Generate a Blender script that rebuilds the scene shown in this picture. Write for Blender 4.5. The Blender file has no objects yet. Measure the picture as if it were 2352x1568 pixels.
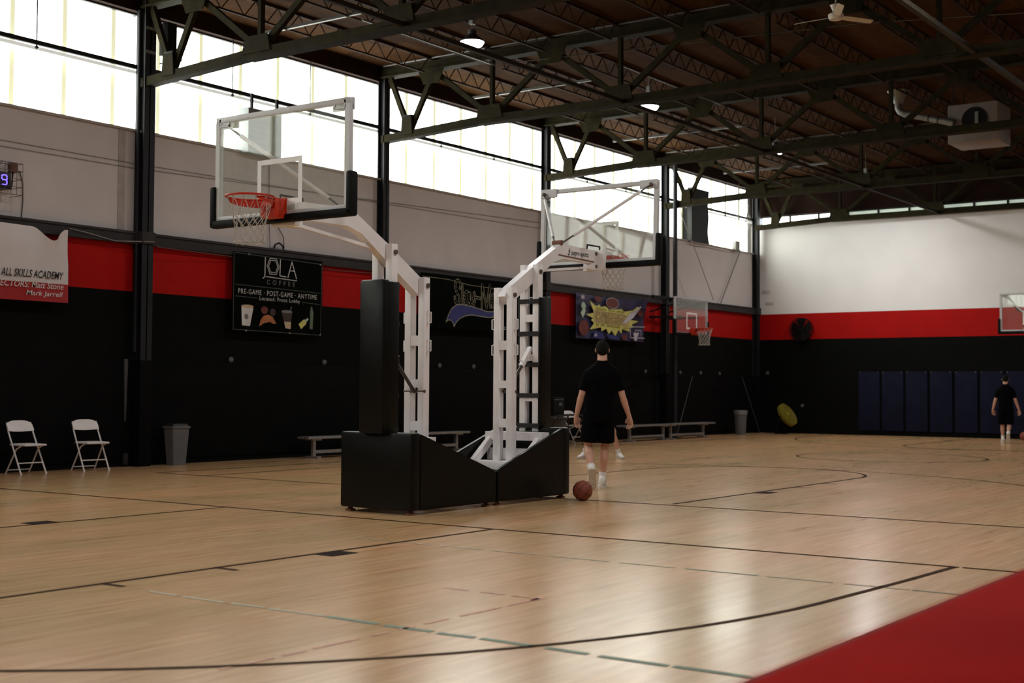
import bpy, bmesh, math, random
from mathutils import Vector, Matrix
random.seed(7)
SC = bpy.context.scene
COL = SC.collection
PI = math.pi

# ------------------------------------------------------------------ camera, world, exposure
cam_d = bpy.data.cameras.new('camera')
cam = bpy.data.objects.new('camera', cam_d); COL.objects.link(cam)
cam_d.sensor_width = 36.0
cam_d.lens = 46.6
cam_d.clip_start = 0.05; cam_d.clip_end = 300
_r = Vector((0.58067877, -0.81411062, 0.00600583)); _u = Vector((-0.03257085, -0.0158594, 0.99934359)); _f = Vector((0.81348098, 0.58049322, 0.03572549))
cam.matrix_world = Matrix(((_r.x, _u.x, -_f.x, 0), (_r.y, _u.y, -_f.y, 0), (_r.z, _u.z, -_f.z, 1.3214), (0, 0, 0, 1)))
cam_d.dof.use_dof = True
cam_d.dof.focus_distance = 14.5
cam_d.dof.aperture_fstop = 2.2
SC.camera = cam

SC.view_settings.view_transform = 'Standard'
SC.view_settings.look = 'None'
SC.view_settings.gamma = 1.0
SC.view_settings.use_curve_mapping = False
SC.view_settings.exposure = 0.0

W = bpy.data.worlds.new('world'); SC.world = W; W.use_nodes = True
_bg = W.node_tree.nodes['Background']
_bg.inputs[0].default_value = (0.85, 0.93, 1.0, 1); _bg.inputs[1].default_value = 0.9

WINDOW_GLOW = 8.0
LAMP_WATT = 74.0

# ------------------------------------------------------------------ room numbers (metres)
DL, DF = 17.99, 38.58           # inner faces of the left and far walls
X0, Y0 = -9.0, -8.0             # wall behind the camera and wall to the right
DECK = 7.92
COLX = [2.42 + 0.02, 8.43, 14.41, 20.50, 26.46, 32.40, 38.26]

# ------------------------------------------------------------------ mesh builder
def _ortho(d):
    d = d.normalized()
    a = Vector((0, 0, 1)) if abs(d.z) < 0.9 else Vector((1, 0, 0))
    s = d.cross(a).normalized()
    return s, s.cross(d).normalized()

class MB:
    def __init__(self): self.v = []; self.f = []; self.m = []
    def add(self, vs, fs, mi=0):
        o = len(self.v); self.v += [tuple(p) for p in vs]
        self.f += [tuple(i + o for i in f) for f in fs]; self.m += [mi] * len(fs); return self
    def frame(self, M, sx, sy, sz, mi=0, bev=0):
        if bev:
            bm = bmesh.new(); bmesh.ops.create_cube(bm, size=1)
            for p in bm.verts: p.co = Vector((p.co.x * sx, p.co.y * sy, p.co.z * sz))
            bmesh.ops.bevel(bm, geom=bm.edges[:], offset=bev, segments=2, affect='EDGES', profile=0.6)
            bm.verts.index_update()
            vs = [M @ p.co for p in bm.verts]; fs = [[q.index for q in f.verts] for f in bm.faces]; bm.free()
            return self.add(vs, fs, mi)
        vs = [M @ Vector((x * sx / 2, y * sy / 2, z * sz / 2)) for x in (-1, 1) for y in (-1, 1) for z in (-1, 1)]
        return self.add(vs, [(0, 1, 3, 2), (4, 6, 7, 5), (0, 4, 5, 1), (2, 3, 7, 6), (0, 2, 6, 4), (1, 5, 7, 3)], mi)
    def box(self, x0, x1, y0, y1, z0, z1, mi=0, bev=0):
        return self.frame(Matrix.Translation(((x0 + x1) / 2, (y0 + y1) / 2, (z0 + z1) / 2)), abs(x1 - x0), abs(y1 - y0), abs(z1 - z0), mi, bev)
    def bar(self, p, q, w, h, mi=0, up=(0, 0, 1), bev=0):
        p, q = Vector(p), Vector(q); d = (q - p); L = d.length; d.normalize(); up = Vector(up)
        if abs(d.dot(up)) > 0.99: up = Vector((1, 0, 0))
        s = d.cross(up).normalized(); u = s.cross(d).normalized(); c = (p + q) / 2
        M = Matrix(((d.x, s.x, u.x, c.x), (d.y, s.y, u.y, c.y), (d.z, s.z, u.z, c.z), (0, 0, 0, 1)))
        return self.frame(M, L, w, h, mi, bev)
    def tube(self, pts, r, n=8, mi=0, closed=False, round_ends=False):
        pts = [Vector(p) for p in pts]; k = len(pts)
        rs = list(r) if hasattr(r, '__len__') else [r] * k
        if round_ends:
            a = (pts[0] - pts[1]).normalized(); b = (pts[-1] - pts[-2]).normalized(); r0, r1 = rs[0], rs[-1]
            pts = [pts[0] + a * r0 * .95, pts[0] + a * r0 * .7] + pts + [pts[-1] + b * r1 * .7, pts[-1] + b * r1 * .95]
            rs = [r0 * .25, r0 * .71] + rs + [r1 * .71, r1 * .25]; k = len(pts)
        vs = []; s = u = None
        for i in range(k):
            if closed: d = pts[(i + 1) % k] - pts[i - 1]
            else: d = pts[min(i + 1, k - 1)] - pts[max(i - 1, 0)]
            if d.length < 1e-9: d = Vector((0, 0, 1))
            d.normalize()
            if s is None: s, u = _ortho(d)
            else:
                s = s - d * s.dot(d)
                s = s.normalized() if s.length > 1e-6 else _ortho(d)[0]
                u = s.cross(d).normalized()
            for j in range(n):
                t = 2 * PI * j / n
                vs.append(pts[i] + (s * math.cos(t) + u * math.sin(t)) * rs[i])
        fs = []
        for i in range(k if closed else k - 1):
            a, b = i * n, ((i + 1) % k) * n
            for j in range(n): fs.append((a + j, a + (j + 1) % n, b + (j + 1) % n, b + j))
        if not closed: fs += [tuple(range(n))[::-1], tuple(range((k - 1) * n, k * n))]
        return self.add(vs, fs, mi)
    def loft(self, rings, mi=0):
        n = len(rings[0]); vs = [p for r in rings for p in r]; fs = []
        for i in range(len(rings) - 1):
            a, b = i * n, (i + 1) * n
            for j in range(n): fs.append((a + j, a + (j + 1) % n, b + (j + 1) % n, b + j))
        fs += [tuple(range(n))[::-1], tuple(range((len(rings) - 1) * n, len(rings) * n))]
        return self.add(vs, fs, mi)
    def lathe(self, prof, n=24, c=(0, 0, 0), mi=0, M=None):
        rings = [[Vector((r * math.cos(2 * PI * j / n), r * math.sin(2 * PI * j / n), z)) for j in range(n)] for r, z in prof]
        M = M or Matrix.Translation(c)
        return self.loft([[M @ p for p in r] for r in rings], mi)
    def ellipsoid(self, c, rx, ry, rz, n=16, k=10, mi=0, M=None):
        rings = []
        for i in range(k + 1):
            t = -PI / 2 + PI * i / k; cr = max(math.cos(t), 0.02)
            rings.append([Vector((rx * cr * math.cos(2 * PI * j / n), ry * cr * math.sin(2 * PI * j / n), rz * math.sin(t))) for j in range(n)])
        c = Vector(c)
        return self.loft([[(M @ p if M else p) + c for p in r] for r in rings], mi)
    def prism(self, loop, ex, mi=0):
        loop = [Vector(p) for p in loop]; ex = Vector(ex); n = len(loop)
        vs = loop + [p + ex for p in loop]
        fs = [tuple(range(n))[::-1], tuple(range(n, 2 * n))] + [(i, (i + 1) % n, n + (i + 1) % n, n + i) for i in range(n)]
        return self.add(vs, fs, mi)
    def ribbon(self, pts, w, y, t=0.002, mi=0, closed=False):
        """flat stroke of width w drawn in an x-z plane, facing -y"""
        pts = [Vector((p[0], 0, p[1])) for p in pts]
        if closed: pts.append(pts[0])
        for a, b in zip(pts, pts[1:]):
            d = b - a
            if d.length < 1e-6: continue
            d.normalize(); s = Vector((-d.z, 0, d.x)) * w / 2; e = d * w * .28
            self.prism([a - s - e + Vector((0, y, 0)), b - s + e + Vector((0, y, 0)), b + s + e + Vector((0, y, 0)), a + s - e + Vector((0, y, 0))], (0, t, 0), mi)
        return self
    def mesh(self, name, mats, smooth=40):
        me = bpy.data.meshes.new(name); me.from_pydata(self.v, [], self.f)
        for m in (mats if isinstance(mats, (list, tuple)) else [mats]): me.materials.append(m)
        me.polygons.foreach_set('material_index', self.m)
        bm = bmesh.new(); bm.from_mesh(me); bmesh.ops.recalc_face_normals(bm, faces=bm.faces[:]); bm.to_mesh(me); bm.free()
        if smooth:
            me.polygons.foreach_set('use_smooth', [True] * len(me.polygons)); me.set_sharp_from_angle(angle=math.radians(smooth))
        me.update(); return me
    def build(self, name, mats, parent=None, kind=None, smooth=40, label=None):
        return link(name, self.mesh(name, mats, smooth), parent, kind, label)

def link(name, me, parent=None, kind=None, label=None):
    o = bpy.data.objects.new(name, me); COL.objects.link(o)
    if parent: o.parent = parent
    if kind: o['kind'] = kind
    if label: o['label'] = label
    return o
def tag(o, label, cat, group=None):
    o['label'] = label; o['category'] = cat
    if group: o['group'] = group
    return o
def thing(name, label, cat, loc=(0, 0, 0), rz=0.0, group=None):
    o = bpy.data.objects.new(name, None); COL.objects.link(o)
    o.location = loc; o.rotation_euler = (0, 0, rz); o.empty_display_size = 0.2
    return tag(o, label, cat, group)
def copy_tree(o, parent=None):
    c = o.copy(); COL.objects.link(c)
    if parent: c.parent = parent
    for ch in list(o.children): copy_tree(ch, c)
    return c

# ------------------------------------------------------------------ materials
def new_mat(name):
    m = bpy.data.materials.new(name); m.use_nodes = True; nt = m.node_tree
    return m, nt, nt.nodes['Principled BSDF'], nt.nodes, nt.links
def rgba(c): return (c[0], c[1], c[2], 1.0)
def mat(name, c, rough=0.5, metal=0.0, var=0.12, scale=6.0, bump=0.0, spec=0.5, bscale=None):
    m, nt, b, N, L = new_mat(name)
    tc = N.new('ShaderNodeTexCoord'); nz = N.new('ShaderNodeTexNoise')
    nz.inputs['Scale'].default_value = scale; nz.inputs['Detail'].default_value = 4
    L.new(tc.outputs['Object'], nz.inputs['Vector'])
    rp = N.new('ShaderNodeValToRGB')
    rp.color_ramp.elements[0].position = 0.3; rp.color_ramp.elements[1].position = 0.7
    rp.color_ramp.elements[0].color = rgba([max(0, k * (1 - var)) for k in c]); rp.color_ramp.elements[1].color = rgba([min(1, k * (1 + var)) for k in c])
    L.new(nz.outputs['Fac'], rp.inputs['Fac']); L.new(rp.outputs['Color'], b.inputs['Base Color'])
    b.inputs['Roughness'].default_value = rough; b.inputs['Metallic'].default_value = metal
    b.inputs['Specular IOR Level'].default_value = spec
    if bump:
        n2 = N.new('ShaderNodeTexNoise'); n2.inputs['Scale'].default_value = bscale or scale * 6; L.new(tc.outputs['Object'], n2.inputs['Vector'])
        bp = N.new('ShaderNodeBump'); bp.inputs['Strength'].default_value = bump; bp.inputs['Distance'].default_value = 0.01
        L.new(n2.outputs['Fac'], bp.inputs['Height']); L.new(bp.outputs['Normal'], b.inputs['Normal'])
    return m
def glow(name, c, s, var=0.0):
    m, nt, b, N, L = new_mat(name)
    b.inputs['Base Color'].default_value = rgba([k * .8 for k in c]); b.inputs['Emission Strength'].default_value = s
    if var:
        tc = N.new('ShaderNodeTexCoord'); nz = N.new('ShaderNodeTexNoise'); nz.inputs['Scale'].default_value = 5
        L.new(tc.outputs['Object'], nz.inputs['Vector'])
        rp = N.new('ShaderNodeValToRGB'); rp.color_ramp.elements[0].color = rgba([k * (1 - var) for k in c]); rp.color_ramp.elements[1].color = rgba(c)
        L.new(nz.outputs['Fac'], rp.inputs['Fac']); L.new(rp.outputs['Color'], b.inputs['Emission Color'])
    else: b.inputs['Emission Color'].default_value = rgba(c)
    return m
def glass_mat(name, tint=(0.86, 0.9, 0.86), haze=0.06):
    m, nt, b, N, L = new_mat(name); out = N['Material Output']; N.remove(b)
    tr = N.new('ShaderNodeBsdfTransparent'); tr.inputs[0].default_value = rgba(tint)
    gl = N.new('ShaderNodeBsdfGlossy'); gl.inputs['Roughness'].default_value = 0.03; gl.inputs[0].default_value = (1, 1, 1, 1)
    lw = N.new('ShaderNodeLayerWeight'); lw.inputs[0].default_value = 0.5
    pw = N.new('ShaderNodeMath'); pw.operation = 'POWER'; pw.inputs[1].default_value = 5.0; L.new(lw.outputs['Facing'], pw.inputs[0])
    fr = N.new('ShaderNodeMath'); fr.operation = 'MULTIPLY_ADD'; fr.inputs[1].default_value = 0.92; fr.inputs[2].default_value = 0.022; L.new(pw.outputs[0], fr.inputs[0])
    mx = N.new('ShaderNodeMixShader'); L.new(fr.outputs[0], mx.inputs[0]); L.new(tr.outputs[0], mx.inputs[1]); L.new(gl.outputs[0], mx.inputs[2])
    df = N.new('ShaderNodeBsdfDiffuse'); df.inputs[0].default_value = (0.75, 0.8, 0.74, 1)
    tc = N.new('ShaderNodeTexCoord'); nz = N.new('ShaderNodeTexNoise'); nz.inputs['Scale'].default_value = 14; nz.inputs['Detail'].default_value = 6
    L.new(tc.outputs['Object'], nz.inputs['Vector'])
    mu = N.new('ShaderNodeMath'); mu.operation = 'MULTIPLY'; mu.inputs[1].default_value = haze * 2; L.new(nz.outputs['Fac'], mu.inputs[0])
    m2 = N.new('ShaderNodeMixShader'); L.new(mu.outputs[0], m2.inputs[0]); L.new(mx.outputs[0], m2.inputs[1]); L.new(df.outputs[0], m2.inputs[2])
    L.new(m2.outputs[0], out.inputs['Surface']); return m

def floor_mat():
    m, nt, b, N, L = new_mat('maple_strip_floor')
    tc = N.new('ShaderNodeTexCoord')
    br = N.new('ShaderNodeTexBrick')
    br.inputs['Scale'].default_value = 1.0; br.inputs['Brick Width'].default_value = 1.35; br.inputs['Row Height'].default_value = 0.057
    br.inputs['Mortar Size'].default_value = 0.0008; br.inputs['Mortar Smooth'].default_value = 0.3; br.offset = 0.37; br.offset_frequency = 2
    br.inputs['Color1'].default_value = (0.61, 0.40, 0.212, 1); br.inputs['Color2'].default_value = (0.515, 0.322, 0.162, 1)
    br.inputs['Mortar'].default_value = (0.40, 0.23, 0.12, 1); br.inputs['Bias'].default_value = -0.2
    L.new(tc.outputs['Object'], br.inputs['Vector'])
    mp = N.new('ShaderNodeMapping'); mp.inputs['Scale'].default_value = (0.8, 9, 1); L.new(tc.outputs['Object'], mp.inputs['Vector'])
    gr = N.new('ShaderNodeTexNoise'); gr.inputs['Scale'].default_value = 2.2; gr.inputs['Detail'].default_value = 6; gr.inputs['Roughness'].default_value = 0.62
    L.new(mp.outputs[0], gr.inputs['Vector'])
    r1 = N.new('ShaderNodeValToRGB'); r1.color_ramp.elements[0].position = 0.36; r1.color_ramp.elements[1].position = 0.66
    r1.color_ramp.elements[0].color = (0.72, 0.62, 0.52, 1); r1.color_ramp.elements[1].color = (1.12, 1.08, 1.04, 1)
    L.new(gr.outputs['Fac'], r1.inputs['Fac'])
    m1 = N.new('ShaderNodeMixRGB'); m1.blend_type = 'MULTIPLY'; m1.inputs[0].default_value = 0.5
    L.new(br.outputs['Color'], m1.inputs[1]); L.new(r1.outputs['Color'], m1.inputs[2])
    mp2 = N.new('ShaderNodeMapping'); mp2.inputs['Scale'].default_value = (0.35, 1.1, 1); L.new(tc.outputs['Object'], mp2.inputs['Vector'])
    pt = N.new('ShaderNodeTexNoise'); pt.inputs['Scale'].default_value = 0.9; pt.inputs['Detail'].default_value = 3; L.new(mp2.outputs[0], pt.inputs['Vector'])
    r2 = N.new('ShaderNodeValToRGB'); r2.color_ramp.elements[0].position = 0.35; r2.color_ramp.elements[1].position = 0.7
    r2.color_ramp.elements[0].color = (0.93, 0.97, 0.93, 1); r2.color_ramp.elements[1].color = (1.07, 0.95, 0.93, 1)
    L.new(pt.outputs['Fac'], r2.inputs['Fac'])
    m3 = N.new('ShaderNodeMixRGB'); m3.blend_type = 'MULTIPLY'; m3.inputs[0].default_value = 1.0
    mp4 = N.new('ShaderNodeMapping'); mp4.inputs['Scale'].default_value = (0.55, 6.5, 1); L.new(tc.outputs['Object'], mp4.inputs['Vector'])
    st = N.new('ShaderNodeTexNoise'); st.inputs['Scale'].default_value = 1.6; st.inputs['Detail'].default_value = 2; L.new(mp4.outputs[0], st.inputs['Vector'])
    r4 = N.new('ShaderNodeValToRGB'); r4.color_ramp.elements[0].position = 0.60; r4.color_ramp.elements[1].position = 0.74
    r4.color_ramp.elements[0].color = (1, 1, 1, 1); r4.color_ramp.elements[1].color = (0.80, 0.66, 0.56, 1); L.new(st.outputs['Fac'], r4.inputs['Fac'])
    m4 = N.new('ShaderNodeMixRGB'); m4.blend_type = 'MULTIPLY'; m4.inputs[0].default_value = 0.9; L.new(m1.outputs[0], m4.inputs[1]); L.new(r4.outputs['Color'], m4.inputs[2]); m1 = m4
    L.new(m1.outputs[0], m3.inputs[1]); L.new(r2.outputs['Color'], m3.inputs[2]); L.new(m3.outputs[0], b.inputs['Base Color'])
    rr = N.new('ShaderNodeMapRange'); rr.inputs['To Min'].default_value = 0.16; rr.inputs['To Max'].default_value = 0.27
    L.new(pt.outputs['Fac'], rr.inputs['Value']); L.new(rr.outputs[0], b.inputs['Roughness'])
    b.inputs['Specular IOR Level'].default_value = 0.30
    bp = N.new('ShaderNodeBump'); bp.inputs['Strength'].default_value = 0.008; bp.inputs['Distance'].default_value = 0.002
    L.new(gr.outputs['Fac'], bp.inputs['Height']); L.new(bp.outputs['Normal'], b.inputs['Normal'])
    return m
def deck_mat():
    m, nt, b, N, L = new_mat('roof_deck_boards')
    tc = N.new('ShaderNodeTexCoord'); br = N.new('ShaderNodeTexBrick')
    br.inputs['Scale'].default_value = 1; br.inputs['Brick Width'].default_value = 1.2; br.inputs['Row Height'].default_value = 0.6; br.inputs['Mortar Size'].default_value = 0.006
    br.inputs['Color1'].default_value = (0.062, 0.029, 0.0088, 1); br.inputs['Color2'].default_value = (0.033, 0.0142, 0.0046, 1); br.inputs['Mortar'].default_value = (0.04, 0.015, 0.007, 1)
    L.new(tc.outputs['Object'], br.inputs['Vector'])
    nz = N.new('ShaderNodeTexNoise'); nz.inputs['Scale'].default_value = 7; nz.inputs['Detail'].default_value = 8; nz.inputs['Roughness'].default_value = 0.7
    L.new(tc.outputs['Object'], nz.inputs['Vector'])
    r = N.new('ShaderNodeValToRGB'); r.color_ramp.elements[0].position = 0.35; r.color_ramp.elements[1].position = 0.68
    r.color_ramp.elements[0].color = (0.55, 0.5, 0.45, 1); r.color_ramp.elements[1].color = (1.25, 1.15, 1.0, 1); L.new(nz.outputs['Fac'], r.inputs['Fac'])
    mx = N.new('ShaderNodeMixRGB'); mx.blend_type = 'MULTIPLY'; mx.inputs[0].default_value = 0.9
    L.new(br.outputs['Color'], mx.inputs[1]); L.new(r.outputs['Color'], mx.inputs[2]); L.new(mx.outputs[0], b.inputs['Base Color'])
    b.inputs['Roughness'].default_value = 0.95; b.inputs['Specular IOR Level'].default_value = 0.05; return m
def ball_mat():
    return mat('orange_ball_leather', (0.23, 0.045, 0.018), 0.6, var=0.2, scale=30, bump=0.3, bscale=260)

M = dict(
    floor=floor_mat(), deck=deck_mat(),
    far_white=mat('lit_white_wall_paint', (0.80, 0.79, 0.785), 0.75, var=0.03, scale=1.0),  # the walls' white, lighter for the stronger light on the far wall
    white_wall=mat('dimmed_white_wall_paint', (0.58, 0.535, 0.525), 0.75, var=0.05, scale=1.3, bump=0.05),  # same white, darkened for the weaker light on the left wall
    white_panel=mat('darker_white_paint', (0.38, 0.345, 0.32), 0.8, var=0.12, scale=5),
    red_wall=mat('red_wall_paint', (0.38, 0.003, 0.0015), 0.7, var=0.06, scale=2, spec=0.15),
    black_wall=mat('black_wall_paint', (0.0042, 0.0046, 0.0042), 0.8, var=0.15, scale=2, spec=0.06),
    black_pad=mat('black_wall_vinyl', (0.0036, 0.0036, 0.0038), 0.75, var=0.2, scale=3, spec=0.06),
    navy=mat('navy_pad_vinyl', (0.0095, 0.011, 0.027), 0.75, var=0.15, scale=3, spec=0.06),
    steel=mat('dark_column_steel', (0.0125, 0.0138, 0.0172), 0.55, 0.0, var=0.2, scale=4, spec=0.25),
    rail=mat('grey_rail_steel', (0.034, 0.031, 0.032), 0.6, var=0.2, scale=4, spec=0.2),
    truss=mat('olive_truss_steel', (0.0165, 0.0138, 0.0055), 0.8, var=0.35, scale=5, bump=0.1, spec=0.08),
    joist=mat('rust_joist_steel', (0.024, 0.0105, 0.004), 0.85, var=0.3, scale=6, spec=0.1),
    eave=mat('dark_eave_board', (0.018, 0.008, 0.005), 0.85, var=0.3, scale=3, spec=0.1),
    pane=glow('backlit_fibreglass', (0.97, 1.0, 0.93), WINDOW_GLOW, 0.04),
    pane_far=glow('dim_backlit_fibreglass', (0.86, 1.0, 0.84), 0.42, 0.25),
    lap=glow('backlit_panel_lap', (0.88, 0.88, 0.58), 0.85, 0.10),
    seam=glow('backlit_grey_seam', (0.8, 0.82, 0.76), 0.6, 0.1),
    white_steel=mat('white_powder_steel', (0.77, 0.735, 0.735), 0.38, var=0.06, scale=5),
    frame_white=mat('white_board_frame', (0.50, 0.50, 0.50), 0.4, var=0.05, scale=5),
    white_line=mat('white_target_paint', (0.8, 0.8, 0.78), 0.5, var=0.04),
    vinyl=mat('black_vinyl_pad', (0.0028, 0.0032, 0.0026), 0.36, var=0.25, scale=5, bump=0.25, bscale=7, spec=0.19),
    black_foam=mat('black_edge_foam', (0.004, 0.0044, 0.004), 0.6, var=0.2, scale=9, spec=0.1),
    strap=mat('black_webbing', (0.012, 0.012, 0.012), 0.8, var=0.2, scale=40),
    glass=glass_mat('backboard_glass', (.955, .975, .955), .055),
    orange=mat('orange_rim_steel', (0.50, 0.030, 0.010), 0.45, var=0.1, scale=20, spec=0.3),
    net=mat('white_net_cord', (0.50, 0.475, 0.43), 0.9, var=0.15, scale=60),
    chrome=mat('bright_steel', (0.55, 0.55, 0.55), 0.25, 1.0, var=0.1),
    dark_metal=mat('dark_metal', (0.06, 0.055, 0.05), 0.45, 0.6, var=0.2),
    bolt=mat('rusty_bolt', (0.12, 0.09, 0.075), 0.5, 0.5, var=0.3, scale=60),
    rust=mat('dull_rust', (0.17, 0.07, 0.045), 0.8, var=0.3, scale=50),
    alu=mat('brushed_aluminium', (0.36, 0.36, 0.36), 0.4, 0.7, var=0.12, scale=12),
    plastic_white=mat('white_chair_plastic', (0.82, 0.78, 0.76), 0.45, var=0.04, scale=8),
    tube_white=mat('white_chair_steel', (0.75, 0.72, 0.7), 0.4, var=0.05),
    bin_grey=mat('grey_bin_plastic', (0.115, 0.118, 0.12), 0.55, var=0.1, scale=6),
    bin_dark=mat('dark_bin_bag', (0.02, 0.02, 0.02), 0.35, var=0.2, scale=30, bump=0.4),
    bag=mat('clear_bin_bag', (0.20, 0.21, 0.215), 0.3, var=0.2, scale=30, bump=0.4),
    skin=mat('skin', (0.56, 0.30, 0.21), 0.55, var=0.12, scale=9),
    hair=mat('dark_hair', (0.008, 0.0075, 0.006), 0.85, var=0.3, scale=80, bump=0.5, spec=0.12),
    black_cloth=mat('black_cotton', (0.003, 0.003, 0.0033), 0.95, var=0.2, scale=25, bump=0.15, spec=0.05),
    white_shoe=mat('white_shoe_leather', (0.74, 0.71, 0.67), 0.5, var=0.06, scale=20),
    shoe_sole=mat('off_white_rubber', (0.6, 0.55, 0.48), 0.6, var=0.1, scale=20),
    shoe_mark=mat('grey_shoe_panel', (0.12, 0.11, 0.11), 0.6, var=0.15, scale=20),
    sock=mat('white_sock_knit', (0.76, 0.73, 0.70), 0.9, var=0.06, scale=60, bump=0.2),
    ball=ball_mat(), ball_seam=mat('black_ball_seam', (0.015, 0.01, 0.008), 0.7),
    line=mat('brown_black_line_paint', (0.040, 0.020, 0.008), 0.7, var=0.25, scale=9, spec=0.02),
    line_dark=mat('charcoal_line_paint', (0.050, 0.028, 0.016), 0.7, var=0.2, scale=9, spec=0.02),
    line_grey=mat('grey_brown_line_paint', (0.085, 0.065, 0.055), 0.6, var=0.2, scale=9, spec=0.05),
    block=mat('dark_block_paint', (0.020, 0.011, 0.010), 0.7, var=0.2, scale=9, spec=0.02),
    green=mat('worn_green_paint', (0.12, 0.19, 0.13), 0.45, var=0.3, scale=14, spec=0.2),
    green_faint=mat('faded_green_paint', (0.31, 0.27, 0.155), 0.45, var=0.15, scale=14),
    red_faint=mat('faded_red_paint', (0.50, 0.22, 0.13), 0.45, var=0.2, scale=14),
    red_vinyl=mat('red_padded_vinyl', (0.50, 0.008, 0.005), 0.75, var=0.2, scale=2.5, bump=0.25, bscale=5, spec=0.02),
    banner_white=mat('white_banner_vinyl', (0.66, 0.62, 0.62), 0.5, var=0.05, scale=2),
    banner_red=mat('red_banner_vinyl', (0.36, 0.012, 0.014), 0.5, var=0.06, scale=2),
    banner_black=mat('black_banner_vinyl', (0.0045, 0.0055, 0.0045), 0.8, var=0.15, scale=3, spec=0.0),
    ink_black=mat('black_ink', (0.012, 0.010, 0.010), 0.6), ink_white=mat('white_ink', (0.62, 0.62, 0.60), 0.6),
    ink_grey=mat('grey_ink', (0.16, 0.16, 0.155), 0.6), ink_line=mat('thin_grey_green_ink', (0.06, 0.075, 0.06), 0.6),
    ink_gold=mat('gold_grey_ink', (0.34, 0.32, 0.22), 0.6), ink_blue=mat('royal_blue_ink', (0.018, 0.024, 0.16), 0.6),
    ink_navy=mat('navy_banner_ink', (0.026, 0.026, 0.075), 0.45, var=0.8, scale=2.2), ink_yellow=mat('lime_yellow_ink', (0.60, 0.58, 0.16), 0.5, var=0.15, scale=5),
    ink_olive=mat('olive_ink', (0.25, 0.22, 0.02), 0.6), ink_brown=mat('brown_ink', (0.16, 0.065, 0.02), 0.6), ink_tan=mat('tan_ink', (0.48, 0.38, 0.15), 0.6, var=0.2, scale=9),
    ink_ball=mat('brick_red_ink', (0.14, 0.022, 0.015), 0.6, var=0.25, scale=9), ink_pale=mat('pale_green_ink', (0.42, 0.56, 0.44), 0.6), ink_lilac=mat('pale_lilac_ink', (0.52, 0.48, 0.56), 0.6),
    ink_croissant=mat('golden_brown_ink', (0.42, 0.14, 0.045), 0.6, var=0.35, scale=26), ink_coffee=mat('coffee_brown_ink', (0.035, 0.015, 0.01), 0.6), ink_cream=mat('cream_ink', (0.55, 0.42, 0.28), 0.6), ink_bottle=mat('sage_bottle_ink', (0.10, 0.16, 0.10), 0.6, var=0.3, scale=30),
    led=glow('blue_led', (0.16, 0.10, 1.0), 3.2), led_box=mat('black_clock_case', (0.006, 0.006, 0.02), 0.4),
    wire=mat('thin_dark_wire', (0.10, 0.09, 0.088), 0.6), wire_pale=mat('thin_pale_wire', (0.3, 0.28, 0.27), 0.6), cage=mat('cage_wire', (0.11, 0.09, 0.085), 0.6, 0.3),
    galv=mat('galvanised_sheet', (0.20, 0.20, 0.185), 0.45, 0.4, var=0.15, scale=10),
    vent_grey=mat('grey_vent_sheet', (0.17, 0.19, 0.19), 0.5, 0.2, var=0.15, scale=8),
    heater=mat('beige_heater_sheet', (0.20, 0.168, 0.15), 0.5, var=0.08, scale=6), fan_white=mat('off_white_fan', (0.60, 0.54, 0.45), 0.5, var=0.05),
    lens=glow('lamp_lens', (1.0, 0.99, 0.98), 40.0), lamp_shell=mat('dark_lamp_shell', (0.03, 0.03, 0.032), 0.5, 0.2),
    conduit=mat('galvanised_conduit', (0.085, 0.08, 0.072), 0.45, 0.5, var=0.1), strut=mat('painted_strut', (0.022, 0.017, 0.011), 0.7, var=0.3, scale=5, spec=0.2),
    tarp=mat('black_tarp', (0.006, 0.006, 0.006), 0.7, var=0.2, scale=5, bump=0.5, bscale=9),
    fan_yellow=mat('yellow_fan_plastic', (0.24, 0.20, 0.02), 0.45, var=0.15, scale=8), black_plastic=mat('black_plastic', (0.005, 0.005, 0.005), 0.6, var=0.2, spec=0.15),
    knob=mat('grey_knob', (0.085, 0.085, 0.09), 0.5), pale_highlight=mat('pad_highlight_paint', (0.07, 0.073, 0.078), 0.6),
    table_black=mat('black_table_laminate', (0.014, 0.013, 0.012), 0.4, var=0.2),
    grey_post=mat('grey_post_paint', (0.10, 0.10, 0.105), 0.5),
)

# ------------------------------------------------------------------ lettering
def text_mesh(name, body, x0, x1, z0, z1, y, m, shear=0.0, fat=0.0, t=0.002, outline=0.0, spacing=1.0):
    """flat print fitted to a box in an x-z plane, read from -y"""
    cu = bpy.data.curves.new('lettering', 'FONT'); cu.body = body; cu.shear = shear; cu.offset = fat; cu.space_character = spacing; cu.resolution_u = 3
    if outline: cu.fill_mode = 'NONE'; cu.bevel_depth = outline; cu.bevel_resolution = 0
    o = bpy.data.objects.new('lettering', cu); COL.objects.link(o)
    dg = bpy.context.evaluated_depsgraph_get(); me = bpy.data.meshes.new_from_object(o.evaluated_get(dg))
    bpy.data.objects.remove(o)
    xs = [v.co.x for v in me.vertices]; zs = [v.co.y for v in me.vertices]
    ax, bx, az, bz = min(xs), max(xs), min(zs), max(zs)
    for v in me.vertices:
        v.co = Vector((x0 + (v.co.x - ax) / (bx - ax) * (x1 - x0), y - t - v.co.z * 0.02, z0 + (v.co.y - az) / (bz - az) * (z1 - z0)))
    me.name = name; me.materials.clear(); me.materials.append(m); me.update()
    return me
def put_text(parent, body, x0, x1, z0, z1, y, m, name='lettering', **k):
    o = parent.location
    return link(name, text_mesh(name, body, x0 - o.x, x1 - o.x, z0 - o.z, z1 - o.z, y - o.y, m, **k), parent)
def flat(parent, name, loop, y, m, t=0.0015, holes=None):
    o = parent.location; b = MB()
    b.prism([(p[0] - o.x, y - o.y - t, p[1] - o.z) for p in loop], (0, t, 0)); return b.build(name, m, parent, smooth=0)
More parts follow.
